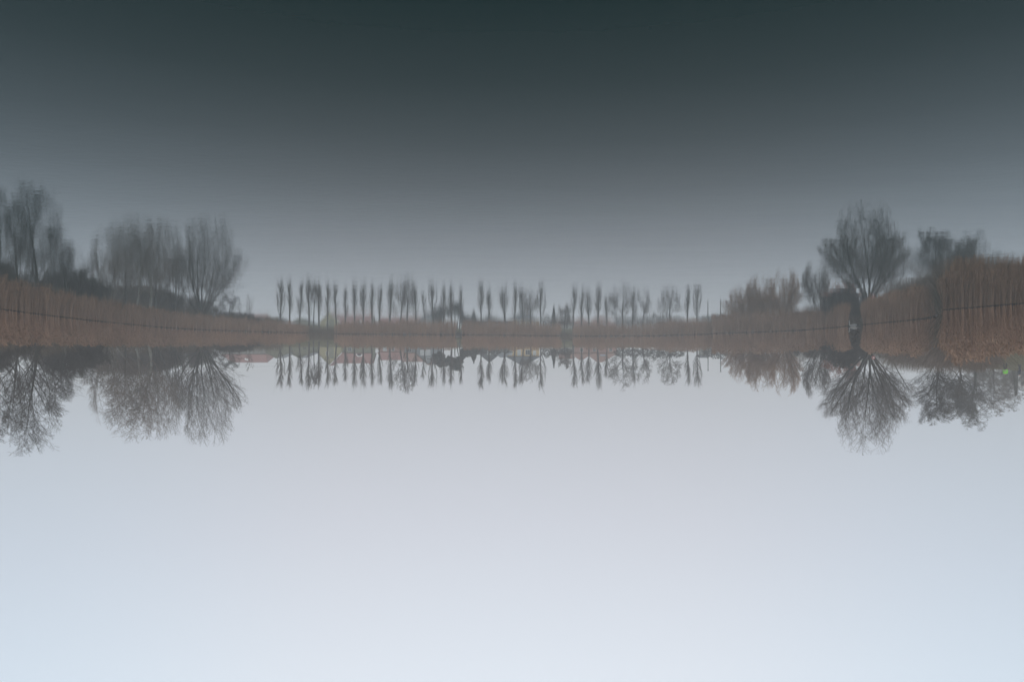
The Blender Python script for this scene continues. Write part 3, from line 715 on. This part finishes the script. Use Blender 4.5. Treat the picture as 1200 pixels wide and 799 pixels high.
litter('grass', 300, 560, 'rough grass on the far bank between reeds and cottages, left stretch', 33, .12, .45, 30000, 26, 'grass', 5)
litter('grass', 555, 860, 'rough grass on the far bank behind the middle and right poplars', 34, .12, .45, 30000, 26, 'grass', 5)
litter('undergrowth', -90, 330, 'dark brown undergrowth between the left reeds and the trees', 35, .4, 2.3, 46000, 14, 'litter', 4.5)
litter('brushwood', 1042, 1156, 'reddish brown brushwood behind the right reed beds, under the bare trees', 41, 1.0, 3.4, 12000, 7, 'twig_brown', 8)
litter('undergrowth', 840, 1175, 'dark brown undergrowth between the right reeds and the trees', 36, .4, 1.5, 34000, 14, 'litter', 5)

# ---------------------------------------------------------------- cottages on the far bank
def cottage(name, label, px0, px1, D, eave, ridge, depth, roof, wall_m, roof_m, windows=(), ridge_px=None, chimney=None, door=None, group='cottages behind the far bank', cat='house', extra=None, gable_x=None, trim='white_paint'):
    """local frame: x = image right, y = towards the lake, z = up; the front wall lies at y = 0"""
    pm = (px0+px1)/2; s = D/F; x, y = wx(pm, D), D; z = gz(x, y) - .15
    o = empty(name, (x, y, z), math.pi); tag(o, label, cat, group)
    lx = lambda p: (p-pm)*s
    lz = lambda p: wz(p, D) - z
    x0, x1, ze, zr = lx(px0), lx(px1), lz(eave), lz(ridge); ov = .3; th = .14
    w = MB()
    if roof == 'gable_front':
        xm = lx(ridge_px if ridge_px else pm)
        w.prism([(x0, 0), (x1, 0), (x1, ze), (xm, zr), (x0, ze)], -depth, 0)
        r = MB(); k0 = (zr-ze)/(xm-x0); k1 = (zr-ze)/(x1-xm)
        r.prism([(x0-ov, ze-ov*k0+.01), (xm, zr+.01), (xm, zr+th+.05), (x0-ov, ze-ov*k0+th+.05)], -depth-ov, ov)
        r.prism([(xm, zr+.012), (x1+ov, ze-ov*k1+.012), (x1+ov, ze-ov*k1+th+.05), (xm, zr+th+.052)], -depth-ov, ov)
    elif roof == 'ridge_x':
        w.box(x0, x1, -depth, 0, 0, ze)
        g = MB()
        for xx in (x0, x1-.2):
            w.add([(xx,-depth,ze),(xx,0,ze),(xx,-depth/2,zr-.05),(xx+.2,-depth,ze),(xx+.2,0,ze),(xx+.2,-depth/2,zr-.05)],
                  [(0,1,2),(5,4,3),(0,3,4,1),(1,4,5,2),(2,5,3,0)])
        r = MB(); k = (zr-ze)/(depth/2)
        for sg in (0, 1):
            ye, yr = (ov, -depth/2) if sg == 0 else (-depth-ov, -depth/2)
            zb = ze - ov*k
            e = .004*sg
            vs = [(x0-ov,ye,zb+.01+e),(x1+ov,ye,zb+.01+e),(x1+ov,yr,zr+.01+e),(x0-ov,yr,zr+.01+e)]
            r.add(vs + [(a,b,c+th) for a,b,c in vs], [(0,1,2,3),(7,6,5,4),(0,4,5,1),(1,5,6,2),(2,6,7,3),(3,7,4,0)])
    else:                                                 # hip
        w.box(x0, x1, -depth, 0, 0, ze)
        ra, rb = (lx(ridge_px[0]), lx(ridge_px[1])) if ridge_px else (0, 0)
        r = MB(); b = [(x0-ov,ov,ze),(x1+ov,ov,ze),(x1+ov,-depth-ov,ze),(x0-ov,-depth-ov,ze)]
        t = [(ra,-depth/2,zr),(rb,-depth/2,zr)]
        lo = [(a,c,d-.12) for a,c,d in b]
        r.add(b + t + lo, [(0,1,5,4),(1,2,5),(2,3,4,5),(3,0,4),(6,7,1,0),(7,8,2,1),(8,9,3,2),(9,6,0,3),(9,8,7,6)])
    w.build('wall', M[wall_m], o)
    ro = r.build('roof', M[roof_m], o)
    if roof == 'gable_front':
        b = MB()
        for sg, xa in ((0, x0-ov), (1, x1+ov)):
            k = k0 if sg == 0 else k1
            za = ze-ov*k
            b.prism([(xa, za-.02), (xm, zr-.02), (xm, zr+.2), (xa, za+.2)], ov+.002+.003*sg, ov+.05+.003*sg)
        b.build('bargeboard', M[trim], ro)
    for (pa, pb, ya, yb, pane) in windows:
        a, b_, c, d = lx(pa), lx(pb), lz(ya), lz(yb); f = .07
        m = MB(); m.box(a-f, b_+f, .003, .06, d, d+f); m.box(a-f, b_+f, .003, .06, c-f, c); m.box(a-f, a, .003, .06, c, d); m.box(b_, b_+f, .003, .06, c, d)
        m.box((a+b_)/2-.025, (a+b_)/2+.025, .003, .05, c, d)
        fo = m.build('window', M['white_paint'], o)
        m = MB(); m.box(a, b_, -.02, .02, c, d); m.build('pane', M[pane], fo)
    if door:
        a, b_, d = lx(door[0]), lx(door[1]), lz(door[2])
        m = MB(); m.box(a, b_, .003, .05, .15, d); do = m.build('door', M['dark_paint'], o)
        m = MB(); m.tube((b_-.12, .05, d*.5), (b_-.12, .12, d*.5), .025, .025); m.build('handle', M['metal_grey'], do)
    if chimney:
        for (pc, yt) in chimney:
            xc = lx(pc); m = MB(); m.box(xc-.28, xc+.28, -depth/2-.28, -depth/2+.28, ze+(zr-ze)*.4, lz(yt)); m.box(xc-.34, xc+.34, -depth/2-.34, -depth/2+.34, lz(yt), lz(yt)+.1)
            m.build('chimney', M['brick'], ro)
    if extra: extra(o, ro, lx, lz, ze, zr, depth)
    return o

def skylight(o, ro, lx, lz, ze, zr, depth):
    k = (zr-ze)/(depth/2); yc = -depth/4; zc = (ze+zr)/2+.16; xc = lx(285.5); m = MB()
    vs = [(xc-.4,yc+.5,zc-.5*k),(xc+.4,yc+.5,zc-.5*k),(xc+.4,yc-.5,zc+.5*k),(xc-.4,yc-.5,zc+.5*k)]
    m.add(vs+[(a,b,c+.08) for a,b,c in vs], [(0,1,2,3),(7,6,5,4),(0,4,5,1),(1,5,6,2),(2,6,7,3),(3,7,4,0)])
    m.build('roof_window', M['white_paint'], ro)
cottage('cottage','long red hipped roof cottage behind the left shrubs',260,311,176,415.5,425,8,'hip','wall_pale','roof_red',ridge_px=(266,307),windows=[(275,278,409,413,'glass'),(292,295,409,413,'glass')],extra=skylight)
cottage('shed','low olive shed with grey roof beside the red hipped roof',313,339,172,413,419,6,'gable_front','wall_olive','roof_grey',ridge_px=324,windows=[(322,326,405,409,'glass')],trim='wall_olive',cat='shed')
cottage('shed','low olive shed with grey roof under the third poplar',340,365,174,413,418.8,6,'gable_front','wall_olive','roof_grey',ridge_px=351,door=(355,359,409),trim='wall_olive',cat='shed')

def dormer(o, ro, lx, lz, ze, zr, depth):
    # front wing with the yellow gable, its white bargeboards, and the arched dormer on the long roof
    k = 188/800.0; x0, x1, xm = lx(375), lx(402), lx(388.5); zt = lz(427.6); zb = lz(414); yf = 2.0
    m = MB(); m.prism([(x0,0),(x1,0),(x1,zb),(xm,zt),(x0,zb)], -2.0, yf); m.build('gable_wall', M['wall_yellow'], o)
    m = MB(); m.box(lx(387.6), lx(393.4), yf+.002, yf+.05, .4, lz(420)); m.build('shutter', M['wall_olive'], o)
    r = MB(); ov=.35; s0=(zt-zb)/(xm-x0); s1=(zt-zb)/(x1-xm)
    r.prism([(x0-ov,zb-ov*s0+.01),(xm,zt+.01),(xm,zt+.17),(x0-ov,zb-ov*s0+.17)], -depth/2, yf+ov)
    r.prism([(xm,zt+.012),(x1+ov,zb-ov*s1+.012),(x1+ov,zb-ov*s1+.172),(xm,zt+.172)], -depth/2, yf+ov)
    gr = r.build('gable_roof', M['roof_red'], o)
    b = MB()
    b.prism([(x0-ov,zb-ov*s0-.05),(xm,zt-.05),(xm,zt+.2),(x0-ov,zb-ov*s0+.2)], yf+ov+.003, yf+ov+.06)
    b.prism([(xm,zt-.052),(x1+ov,zb-ov*s1-.052),(x1+ov,zb-ov*s1+.2),(xm,zt+.2)], yf+ov+.006, yf+ov+.064)
    b.build('bargeboard', M['white_paint'], gr)
    for (pa, pb, ya, yb) in ((384.5,387,412,416),):
        a, b_, c, d = lx(pa), lx(pb), lz(ya), lz(yb); f=.08; m = MB()
        m.box(a-f,b_+f,yf+.003,yf+.06,d,d+f); m.box(a-f,b_+f,yf+.003,yf+.06,c-f,c); m.box(a-f,a,yf+.003,yf+.06,c,d); m.box(b_,b_+f,yf+.003,yf+.06,c,d)
        fo = m.build('window', M['white_paint'], o); m = MB(); m.box(a,b_,yf-.02,yf+.02,c,d); m.build('pane', M['glass'], fo)
    m = MB(); xc = lx(421); n = 10; ro_, ri = .85, .6; pts = []
    yd0, yd1 = -1.6, .35
    zc = lz(414.5)
    for i in range(n+1):
        t = math.pi*i/n; pts.append((math.cos(t), math.sin(t)))
    for i in range(n):
        (c0,s_0),(c1,s_1) = pts[i], pts[i+1]
        q = [(xc+c0*ri,zc+s_0*ri),(xc+c0*ro_,zc+s_0*ro_),(xc+c1*ro_,zc+s_1*ro_),(xc+c1*ri,zc+s_1*ri)]
        m.prism(q, yd0, yd1)
    do = m.build('dormer', M['white_paint'], ro)
    m = MB(); m.prism([(xc+c*ri*.98, zc+s__*ri*.98) for c, s__ in pts], yd1-.25, yd1-.2); m.build('pane', M['glass'], do)
cottage('cottage','yellow gabled cottage with long red roof and white arched dormer',389,434,188,414.5,425.3,7,'ridge_x','wall_olive','roof_red',windows=[(408,412,407,411.5,'glass')],extra=dormer,chimney=[(431,427)])
cottage('cottage','small pink cottage with pale red roof behind the tall dark poplar',444,470,184,413,421.5,6,'ridge_x','wall_pink','roof_red',windows=[(449,453,406,411,'curtain_pane'),(459,462,406,411,'glass')])
cottage('cottage','cottage with plain brown roof behind the broad trees',469,496,190,414,423.6,7,'ridge_x','wall_grey','roof_brown',windows=[(478,482,408,412,'glass')])
cottage('cottage','blue grey gabled cottage with brown roof edge left of the evergreens',488,515,178,414.5,427,7,'gable_front','wall_grey','roof_brown',ridge_px=502,windows=[(493,496.5,410,416,'curtain_pane'),(499,504,410,416,'curtain_pane'),(500.5,503.5,419,422,'glass')],trim='roof_brown')
cottage('cottage','small dark gabled hut in the middle row',563,584,182,415.5,424,5,'gable_front','roof_grey','roof_dark',ridge_px=573.5,windows=[(571,575,411,415,'curtain_pane')],trim='roof_grey')
cottage('cottage','low grey hip roofed hut left of the ochre house',579,600,176,412.5,419,6,'hip','wall_pale','roof_grey',ridge_px=(586,592),windows=[(584,587,406.5,410.5,'glass')])
cottage('cottage','ochre house with dark pyramid roof and pale windows',594,632,186,418,428.3,8,'hip','wall_ochre','roof_dark',ridge_px=(611,615),windows=[(597,600,411,416,'curtain_pane'),(606.5,610,410,416.5,'curtain_pane'),(616,621,410,415.5,'glass'),(625,628,411,416,'curtain_pane')],chimney=[(618,428.5)])
cottage('cottage','tiny hut with dull pink roof behind the pale landing',657,673,180,414,420,5,'ridge_x','wall_pale','roof_brown',windows=[(663,666,408,412,'glass')])
cottage('cottage','low brown roofed cottage right of the pale landing',672,693,186,414.5,422,6,'hip','wall_pink','roof_brown',ridge_px=(680,684),windows=[(680,683,408,412,'glass')])
def blue_dormer(o, ro, lx, lz, ze, zr, depth):
    m = MB(); a, b = lx(703), lx(710); m.box(a, b, -2.0, -.35, lz(413.8), lz(417)); m.box(a-.15, b+.15, -2.0, -.2, lz(417), lz(417)+.12)
    do = m.build('dormer', M['wall_pale'], ro); m = MB(); m.box(a+.15, b-.15, -.36, -.33, lz(414.2), lz(416.7)); m.build('pane', M['glass_blue'], do)
cottage('cottage','brown hip roofed cottage with a blue white dormer',690,723,188,414,424.8,8,'hip','wall_pink','roof_brown',ridge_px=(702,708),windows=[(695,698,407.5,411.5,'glass'),(714,717,407.5,411.5,'glass')],extra=blue_dormer)
cottage('shed','small white garden shed left of the bare posts',822,830,162,416.4,418.6,2.5,'ridge_x','wall_pale','roof_grey',door=(825,827,415),cat='shed')

# pale block far behind the right trees
def far_block():
    D = 300; s = D/F; x = wx(1197, D); z = gz(x, D); o = empty('tower_block', (x, D, z), math.pi)
    tag(o, 'pale distant building with pink panels behind the thick trunked tree', 'building')
    hh = wz(456, D) - z; m = MB(); m.box(-2.4, 2.8, -9, 0, 0, hh); m.build('wall', M['wall_pale'], o)
    m = MB(); m.box(-2.6, 3.0, -9.2, .2, hh, hh+.5); m.build('roof', M['roof_grey'], o)
    m = MB(); m.box(-.1, 1.6, .01, .12, hh-4.6, hh-1.2); m.build('panel', M['wall_pink'], o)
    for k in range(5):
        for xx in (-1.9, 1.8):
            m = MB(); zc = 2+k*3.0
            if zc+1.5 > hh: continue
            m.box(xx, xx+.9, .005, .06, zc, zc+1.3); f = m.build('window', M['white_paint'], o)
            m = MB(); m.box(xx+.08, xx+.82, .062, .07, zc+.08, zc+1.22); m.build('pane', M['glass'], f)
far_block()

# ---------------------------------------------------------------- posts, wires, jetty, landing, bench, sign
def post(px, D, tip, label):
    x = wx(px, D); z = gz(x, D); o = empty('bare_post', (x, D, z-.1)); tag(o, label, 'post', 'bare posts in the hedge')
    h = wz(tip, D)-z+.1; m = MB(); m.tube((0,0,0),(0,0,h),.095,.075,10); m.build('pole', M['bark_dark'], o)
    m = MB(); m.box(-.13,.13,-.13,.13,h,h+.1); m.build('cap', M['dark_paint'], o)
post(829.7, 146, 433.8, 'thin bare post left of its twin, beside the last poplar')
post(844.4, 146, 435.2, 'thin bare post right of its twin, left of the tawny willow')

def utility_pole():
    px, D = 214, 150; x = wx(px, D); z = gz(x, D); h = 8.2-z; o = empty('utility_pole', (x, D, z-.2)); tag(o, 'wooden pole behind the bare trees carrying the two thin wires', 'pole')
    m = MB(); m.tube((0,0,0),(0,0,h),.14,.1,10); m.build('pole', M['wood'], o)
    m = MB(); m.box(-.05,.05,-.9,.9,h-.5,h-.38); m.build('crossarm', M['wood'], o)
utility_pole()
def wire(z0, z1, dy, label):
    p = Vector((wx(214,150), 150+dy, z0)); q = Vector((wx(389,188), 186+dy, z1)); S = []
    prev = None
    for i in range(25):
        t = i/24; c = p.lerp(q, t); c.z -= .5*4*t*(1-t)
        if prev: S.append((*prev, *c, .012, .012))
        prev = tuple(c)
    o = link('overhead_wire', seg_mesh('overhead_wire', S), M['dark_paint']); tag(o, label, 'wire', 'overhead wires to the yellow cottage')
wire(7.6, 7.5, -.7, 'upper thin overhead wire between the left trees and the yellow gable')
wire(6.6, 6.7, .7, 'lower thin overhead wire between the left trees and the yellow gable')

def jetty():
    px = 537.3; D = float(shore_D(px)) - 1.5; x = wx(px, D); o = empty('jetty', (x, D, 0)); tag(o, 'small dark wooden jetty in the gap of the far reeds', 'jetty')
    m = MB()
    for k in range(9): m.box(-.5, .5, -.6+k*.34, -.6+k*.34+.30, .42, .47)
    m.build('deck', M['wood'], o)
    for sx in (-.42, .42):
        m = MB(); m.box(sx-.05, sx+.05, -.6, 2.4, .30, .415); m.build('beam', M['wood'], o)
        for yy in (-.45, 1.2):
            m = MB(); m.tube((sx*1.25, yy, -.8), (sx*1.25, yy, .85), .06, .055, 8); m.build('post', M['wood'], o)
    m = MB(); m.box(-.4, .4, -.95, -.66, .16, .21); m.build('step', M['wood'], o)
jetty()
def landing():
    px = 665; D = float(shore_D(px)); x = wx(px, D); m = MB()
    hw = 5.2*D/F
    n = 8
    for k in range(3, 6):
        y0 = -.6 + k*1.1; z0 = max(gz(x, D+y0), .1) + .06
        m.box(-hw, hw, y0, y0+1.06, z0-.4, z0+.06*k)
    o = m.build('landing', M['concrete']); o.location = (x, D, 0); tag(o, 'pale concrete landing steps in the gap of the far reeds', 'steps')
landing()
def bench():
    px, D = 1036, 92; x = wx(px, D); z = gz(x, D); o = empty('park_bench', (x, D, z), .12); tag(o, 'dark wooden bench on the bank beside the great willow trunk', 'bench')
    m = MB()
    for k in range(3): m.box(-.8,.8,-.22+k*.15,-.1+k*.15,.44,.48)
    m.build('seat', M['dark_paint'], o)
    m = MB(); m.box(-.8,.8,-.32,-.28,.58,.68); m.box(-.8,.8,-.34,-.30,.74,.84); m.build('backrest', M['dark_paint'], o)
    for sx in (-.65,.65):
        m = MB(); m.box(sx-.05,sx+.05,-.30,-.22,0,.84); m.box(sx-.05,sx+.05,.14,.22,0,.44); m.box(sx-.045,sx+.045,-.22,.14,.36,.43); m.build('leg', M['dark_paint'], o)
bench()
def sign():
    px, D = 1023.4, 84.5; x = wx(px, D); z = gz(x, D); hz = wz(419, D)-z; o = empty('signpost', (x, D, z), math.pi); tag(o, 'tiny red and white round sign on a thin post at the great willow', 'sign')
    m = MB(); m.tube((0,0,-.1),(0,0,hz+.2),.03,.03,8); m.build('pole', M['metal_grey'], o)
    def disc(r, y0, y1): 
        m = MB(); m.prism([(r*math.cos(2*math.pi*i/20), hz+r*math.sin(2*math.pi*i/20)) for i in range(20)], y0, y1); return m
    pl = disc(.19,.035,.055).build('sign_plate', M['red_paint'], o); disc(.11,.056,.062).build('sign_centre', M['white_paint'], pl)
sign()

# ---------------------------------------------------------------- people and birds (skin-grown bodies)
def skin_mesh(name, verts, edges, radii, root=0, sub=2):
    me = bpy.data.meshes.new(name+'_cage'); me.from_pydata(verts, edges, []); me.update()
    ob = bpy.data.objects.new(name+'_cage', me); COL.objects.link(ob)
    md = ob.modifiers.new('skin', 'SKIN')
    if not me.skin_vertices: pass
    for i, sv in enumerate(me.skin_vertices[0].data):
        r = radii[i]; sv.radius = r if isinstance(r, tuple) else (r, r); sv.use_root = (i == root)
    md.use_smooth_shade = True
    sb = ob.modifiers.new('sub', 'SUBSURF'); sb.levels = sub; sb.render_levels = sub
    dg = bpy.context.evaluated_depsgraph_get(); dg.update()
    out = bpy.data.meshes.new_from_object(ob.evaluated_get(dg))
    bpy.data.objects.remove(ob); bpy.data.meshes.remove(me)
    out.name = name
    return out

def add_skin_layer(ob):
    bpy.context.view_layer.objects.active = ob

def person(px, D, label, facing, jacket, hat, trousers, stride=.12, band=False, vest=False, height=1.75):
    x = wx(px, D); z = gz(x, D); o = empty('person', (x, D, z), facing); tag(o, label, 'person')
    k = height/1.75
    V = lambda *a: tuple(c*k for c in a)
    # joints: x side, y forward
    j = dict(pel=V(0,0,.93), belly=V(0,.01,1.08), chest=V(0,.0,1.28), sho=V(0,-.01,1.42), neck=V(0,0,1.50), head=V(0,.02,1.60), crown=V(0,.015,1.70))
    Lg = lambda s, f: [V(s*.095,0,.88), V(s*.10,f*.5+.03,.49), V(s*.10,f,.09), V(s*.105,f+.14,.035)]
    Ar = lambda s, f: [V(s*.17,-.01,1.40), V(s*.235,-.03+f*.2,1.12), V(s*.22,.07+f,.89), V(s*.215,.10+f,.80)]
    names = list(j); verts = [j[n] for n in names]; ed = [(0,1),(1,2),(2,3),(3,4),(4,5),(5,6)]
    rad = [(.13*k,.10*k),(.125*k,.10*k),(.14*k,.105*k),(.10*k,.08*k),.052*k,(.072*k,.088*k),(.06*k,.07*k)]
    for s, f in ((-1, stride), (1, -stride)):
        b = len(verts); verts += Lg(s, f); ed += [(0,b),(b,b+1),(b+1,b+2),(b+2,b+3)]; rad += [.085*k,.058*k,.042*k,.035*k]
    for s, f in ((-1, -stride*.6), (1, stride*.6)):
        b = len(verts); verts += Ar(s, f); ed += [(3,b),(b,b+1),(b+1,b+2),(b+2,b+3)]; rad += [.055*k,.043*k,.033*k,.03*k]
    link('body', skin_mesh('person_body', verts, ed, rad), M['skin'], o, True)
    # jacket: torso and sleeves, a little fuller than the body
    v = [j['pel'], j['belly'], j['chest'], j['sho'], V(0,0,1.475)]; v[0] = V(0,0,.86); e = [(0,1),(1,2),(2,3),(3,4)]
    r = [(.19*k,.15*k),(.18*k,.145*k),(.19*k,.15*k),(.14*k,.115*k),.07*k]
    for s, f in ((-1, -stride*.6), (1, stride*.6)):
        b = len(v); a = Ar(s, f); v += a[:3]; e += [(3,b),(b,b+1),(b+1,b+2)]; r += [.085*k,.07*k,.055*k]
    jk = link('jacket', skin_mesh('jacket', v, e, r), M[jacket], o, True)
    if band:
        m = MB(); n = 20
        for zz in (.98, 1.12):
            ring = [(math.cos(2*math.pi*i/n)*.215*k, math.sin(2*math.pi*i/n)*.172*k) for i in range(n)]
            m.add([(a,b,zz*k) for a,b in ring]+[(a,b,(zz+.055)*k) for a,b in ring], [(i,(i+1)%n,(i+1)%n+n,i+n) for i in range(n)])
        m.build('reflective_band', M['hi_vis_band'], jk)
    v = [V(0,0,.93)]; e = []; r = [(.15*k,.12*k)]
    for s, f in ((-1, stride), (1, -stride)):
        b = len(v); a = Lg(s, f); v += a[:3]; e += [(0,b),(b,b+1),(b+1,b+2)]; r += [.105*k,.078*k,.062*k]
    link('trousers', skin_mesh('trousers', v, e, r), M[trousers], o, True)
    for s, f in ((-1, stride), (1, -stride)):
        a = Lg(s, f); link('shoe', skin_mesh('shoe', [V(s*.10,f-.05,.05), V(s*.10,f+.05,.05), V(s*.105,f+.18,.035)], [(0,1),(1,2)], [.052*k,.055*k,.04*k]), M['cloth_black'], o, True)
    link('hat', skin_mesh('hat', [V(0,-.01,1.64), V(0,-.005,1.70), V(0,0,1.745)], [(0,1),(1,2)], [(.125*k,.135*k),(.12*k,.13*k),(.07*k,.08*k)]), M[hat], o, True)
    # face: eyes, nose, mouth
    m = MB()
    m.tube(V(-.034,.105,1.615), V(-.034,.112,1.615), .011, .009); m.tube(V(.034,.105,1.615), V(.034,.112,1.615), .011, .009); m.build('eye', M['cloth_black'], o)
    m = MB(); m.tube(V(0,.10,1.60), V(0,.132,1.575), .012, .016); m.build('nose', M['skin'], o)
person(1177.8, 85, 'person in bright green jacket, black hat and trousers walking on the bank', math.pi+.9, 'hi_vis', 'cloth_black', 'cloth_black', .20, band=True)
person(1194.3, 86, 'person in dark jacket and white cap walking on the bank', math.pi-.7, 'cloth_navy', 'cloth_white', 'cloth_navy', .16)

def bird(name, px, py, label, size, body_m, rot, cat='swan', beak=True):
    D = H*F/(HY-py); x = wx(px, D); o = empty(name, (x, D, -.06*size), rot); tag(o, label, cat)
    k = size
    v = [(-.55,0,.26),(-.3,0,.17),(0,0,.15),(.28,0,.17),(.42,0,.24),(.50,0,.40),(.44,0,.56),(.42,0,.68),(.50,0,.77),(.60,0,.76)]
    r = [.03,(.15,.13),(.22,.17),(.19,.15),(.09,.09),.055,.046,.044,(.055,.06),.04]
    v = [tuple(c*k for c in p) for p in v]; r = [tuple(c*k for c in q) if isinstance(q, tuple) else q*k for q in r]
    link('body', skin_mesh(name+'_body', v, [(i,i+1) for i in range(9)], r, 2), M[body_m], o, True)
    for s in (-1, 1):
        w = [(-.5,s*.06,.34),(-.2,s*.17,.33),(.12,s*.2,.26),(.24,s*.17,.2)]
        link('wing', skin_mesh(name+'_wing', [tuple(c*k for c in p) for p in w], [(0,1),(1,2),(2,3)], [.02*k,(.05*k,.1*k),(.05*k,.11*k),.05*k], 2), M[body_m], o, True)
    m = MB(); m.tube(tuple(c*k for c in (.62,0,.755)), tuple(c*k for c in (.74,0,.72)), .03*k, .014*k); m.build('beak', M['beak'], o)
bird('swan', 999.8, 382.6, 'white swan on the water in front of the dark shrub', .85, 'feather_white', math.pi*.06)
bird('duck', 1006.0, 383.0, 'small grey bird on the water right of the white swan', .5, 'feather_grey', -.3, 'duck')

# ---------------------------------------------------------------- haze
def haze():
    m = bpy.data.materials.new('haze_air'); m.use_nodes = True; nt = m.node_tree
    for n in list(nt.nodes):
        if n.type == 'BSDF_PRINCIPLED': nt.nodes.remove(n)
    out = [n for n in nt.nodes if n.type == 'OUTPUT_MATERIAL'][0]
    v = nt.nodes.new('ShaderNodeVolumePrincipled'); v.inputs['Density'].default_value = HAZE
    v.inputs['Color'].default_value = (.955,.945,.94,1); v.inputs['Anisotropy'].default_value = .0
    nt.links.new(v.outputs['Volume'], out.inputs['Volume'])
    mb = MB(); mb.box(-720, 720, -720, 720, -3.6, 24)
    o = mb.build('haze', m); tag(o, kind='stuff')
HAZE = .0022
haze()

# ---------------------------------------------------------------- sky, sun, camera
world = bpy.data.worlds.new('World'); scene.world = world; world.use_nodes = True
nt = world.node_tree; N = nt.nodes; L = nt.links
bg = N['Background']; bg.inputs['Strength'].default_value = .1
SUN_EL, SUN_AZ = R(42), R(200)
sky = N.new('ShaderNodeTexSky'); sky.sky_type = 'NISHITA'; sky.sun_disc = False
sky.sun_elevation = SUN_EL; sky.sun_rotation = SUN_AZ; sky.dust_density = 4
hs = N.new('ShaderNodeHueSaturation'); hs.inputs['Saturation'].default_value = .35; hs.inputs['Value'].default_value = .9
L.new(sky.outputs['Color'], hs.inputs['Color'])
tc = N.new('ShaderNodeTexCoord'); sp = N.new('ShaderNodeSeparateXYZ'); L.new(tc.outputs['Generated'], sp.inputs[0])
ramp = N.new('ShaderNodeValToRGB'); cr = ramp.color_ramp
stops = [(0.0,(.54,.555,.60)),(.08,(.59,.61,.665)),(.24,(.695,.725,.80)),(.44,(.835,.90,.985)),(.75,(1.0,1.03,1.09)),(1.0,(1.0,1.03,1.09))]
cr.elements[0].position = 0; cr.elements[0].color = (*stops[0][1],1); cr.elements[1].position = 1; cr.elements[1].color = (*stops[-1][1],1)
for p_, c_ in stops[1:-1]:
    e = cr.elements.new(p_); e.color = (*c_,1)
L.new(sp.outputs['Z'], ramp.inputs['Fac'])
sc = N.new('ShaderNodeMix'); sc.data_type = 'RGBA'; sc.blend_type = 'MULTIPLY'; sc.inputs[0].default_value = 1; sc.inputs[7].default_value = (SKYK:=10,SKYK,SKYK,1)
ab = N.new('ShaderNodeMath'); ab.operation = 'ABSOLUTE'; L.new(sp.outputs['X'], ab.inputs[0])
mrx = N.new('ShaderNodeMapRange'); mrx.interpolation_type = 'SMOOTHSTEP'; mrx.inputs['From Min'].default_value = .2; mrx.inputs['From Max'].default_value = .65; L.new(ab.outputs[0], mrx.inputs['Value'])
tn = N.new('ShaderNodeMix'); tn.data_type = 'RGBA'; tn.blend_type = 'MULTIPLY'; tn.inputs[7].default_value = (.925,1.0,1.035,1)
L.new(mrx.outputs['Result'], tn.inputs[0]); L.new(ramp.outputs['Color'], tn.inputs[6]); L.new(tn.outputs[2], sc.inputs[6])
mx = N.new('ShaderNodeMix'); mx.data_type = 'RGBA'; mx.inputs[0].default_value = .92
L.new(hs.outputs['Color'], mx.inputs[6]); L.new(sc.outputs[2], mx.inputs[7])
L.new(mx.outputs[2], bg.inputs['Color'])

sl = bpy.data.lights.new('sun', 'SUN'); sl.energy = .5; sl.angle = R(25); sl.color = (1, .97, .93)
so = bpy.data.objects.new('sun', sl); COL.objects.link(so); so.rotation_euler = (R(48), 0, R(-20))

cam = bpy.data.cameras.new('camera'); cam.sensor_width = 36; cam.lens = 24; cam.clip_end = 3000; cam.clip_start = .1
co = bpy.data.objects.new('camera', cam); COL.objects.link(co)
pitch = math.atan((HY - 399.5)/F)
co.matrix_world = Matrix.Translation((0, 0, H)) @ Matrix.Rotation(math.pi/2 - pitch, 4, 'X') @ Matrix.Rotation(math.pi, 4, 'Z')
scene.camera = co

vs = scene.view_settings
scene.display_settings.display_device = 'sRGB'
vs.view_transform = 'Standard'; vs.look = 'None'; vs.exposure = 0; vs.gamma = 1; vs.use_curve_mapping = False
scene.cycles.volume_bounces = 1
scene.cycles.max_bounces = 6; scene.cycles.diffuse_bounces = 2; scene.cycles.glossy_bounces = 2
scene.cycles.use_denoising = True
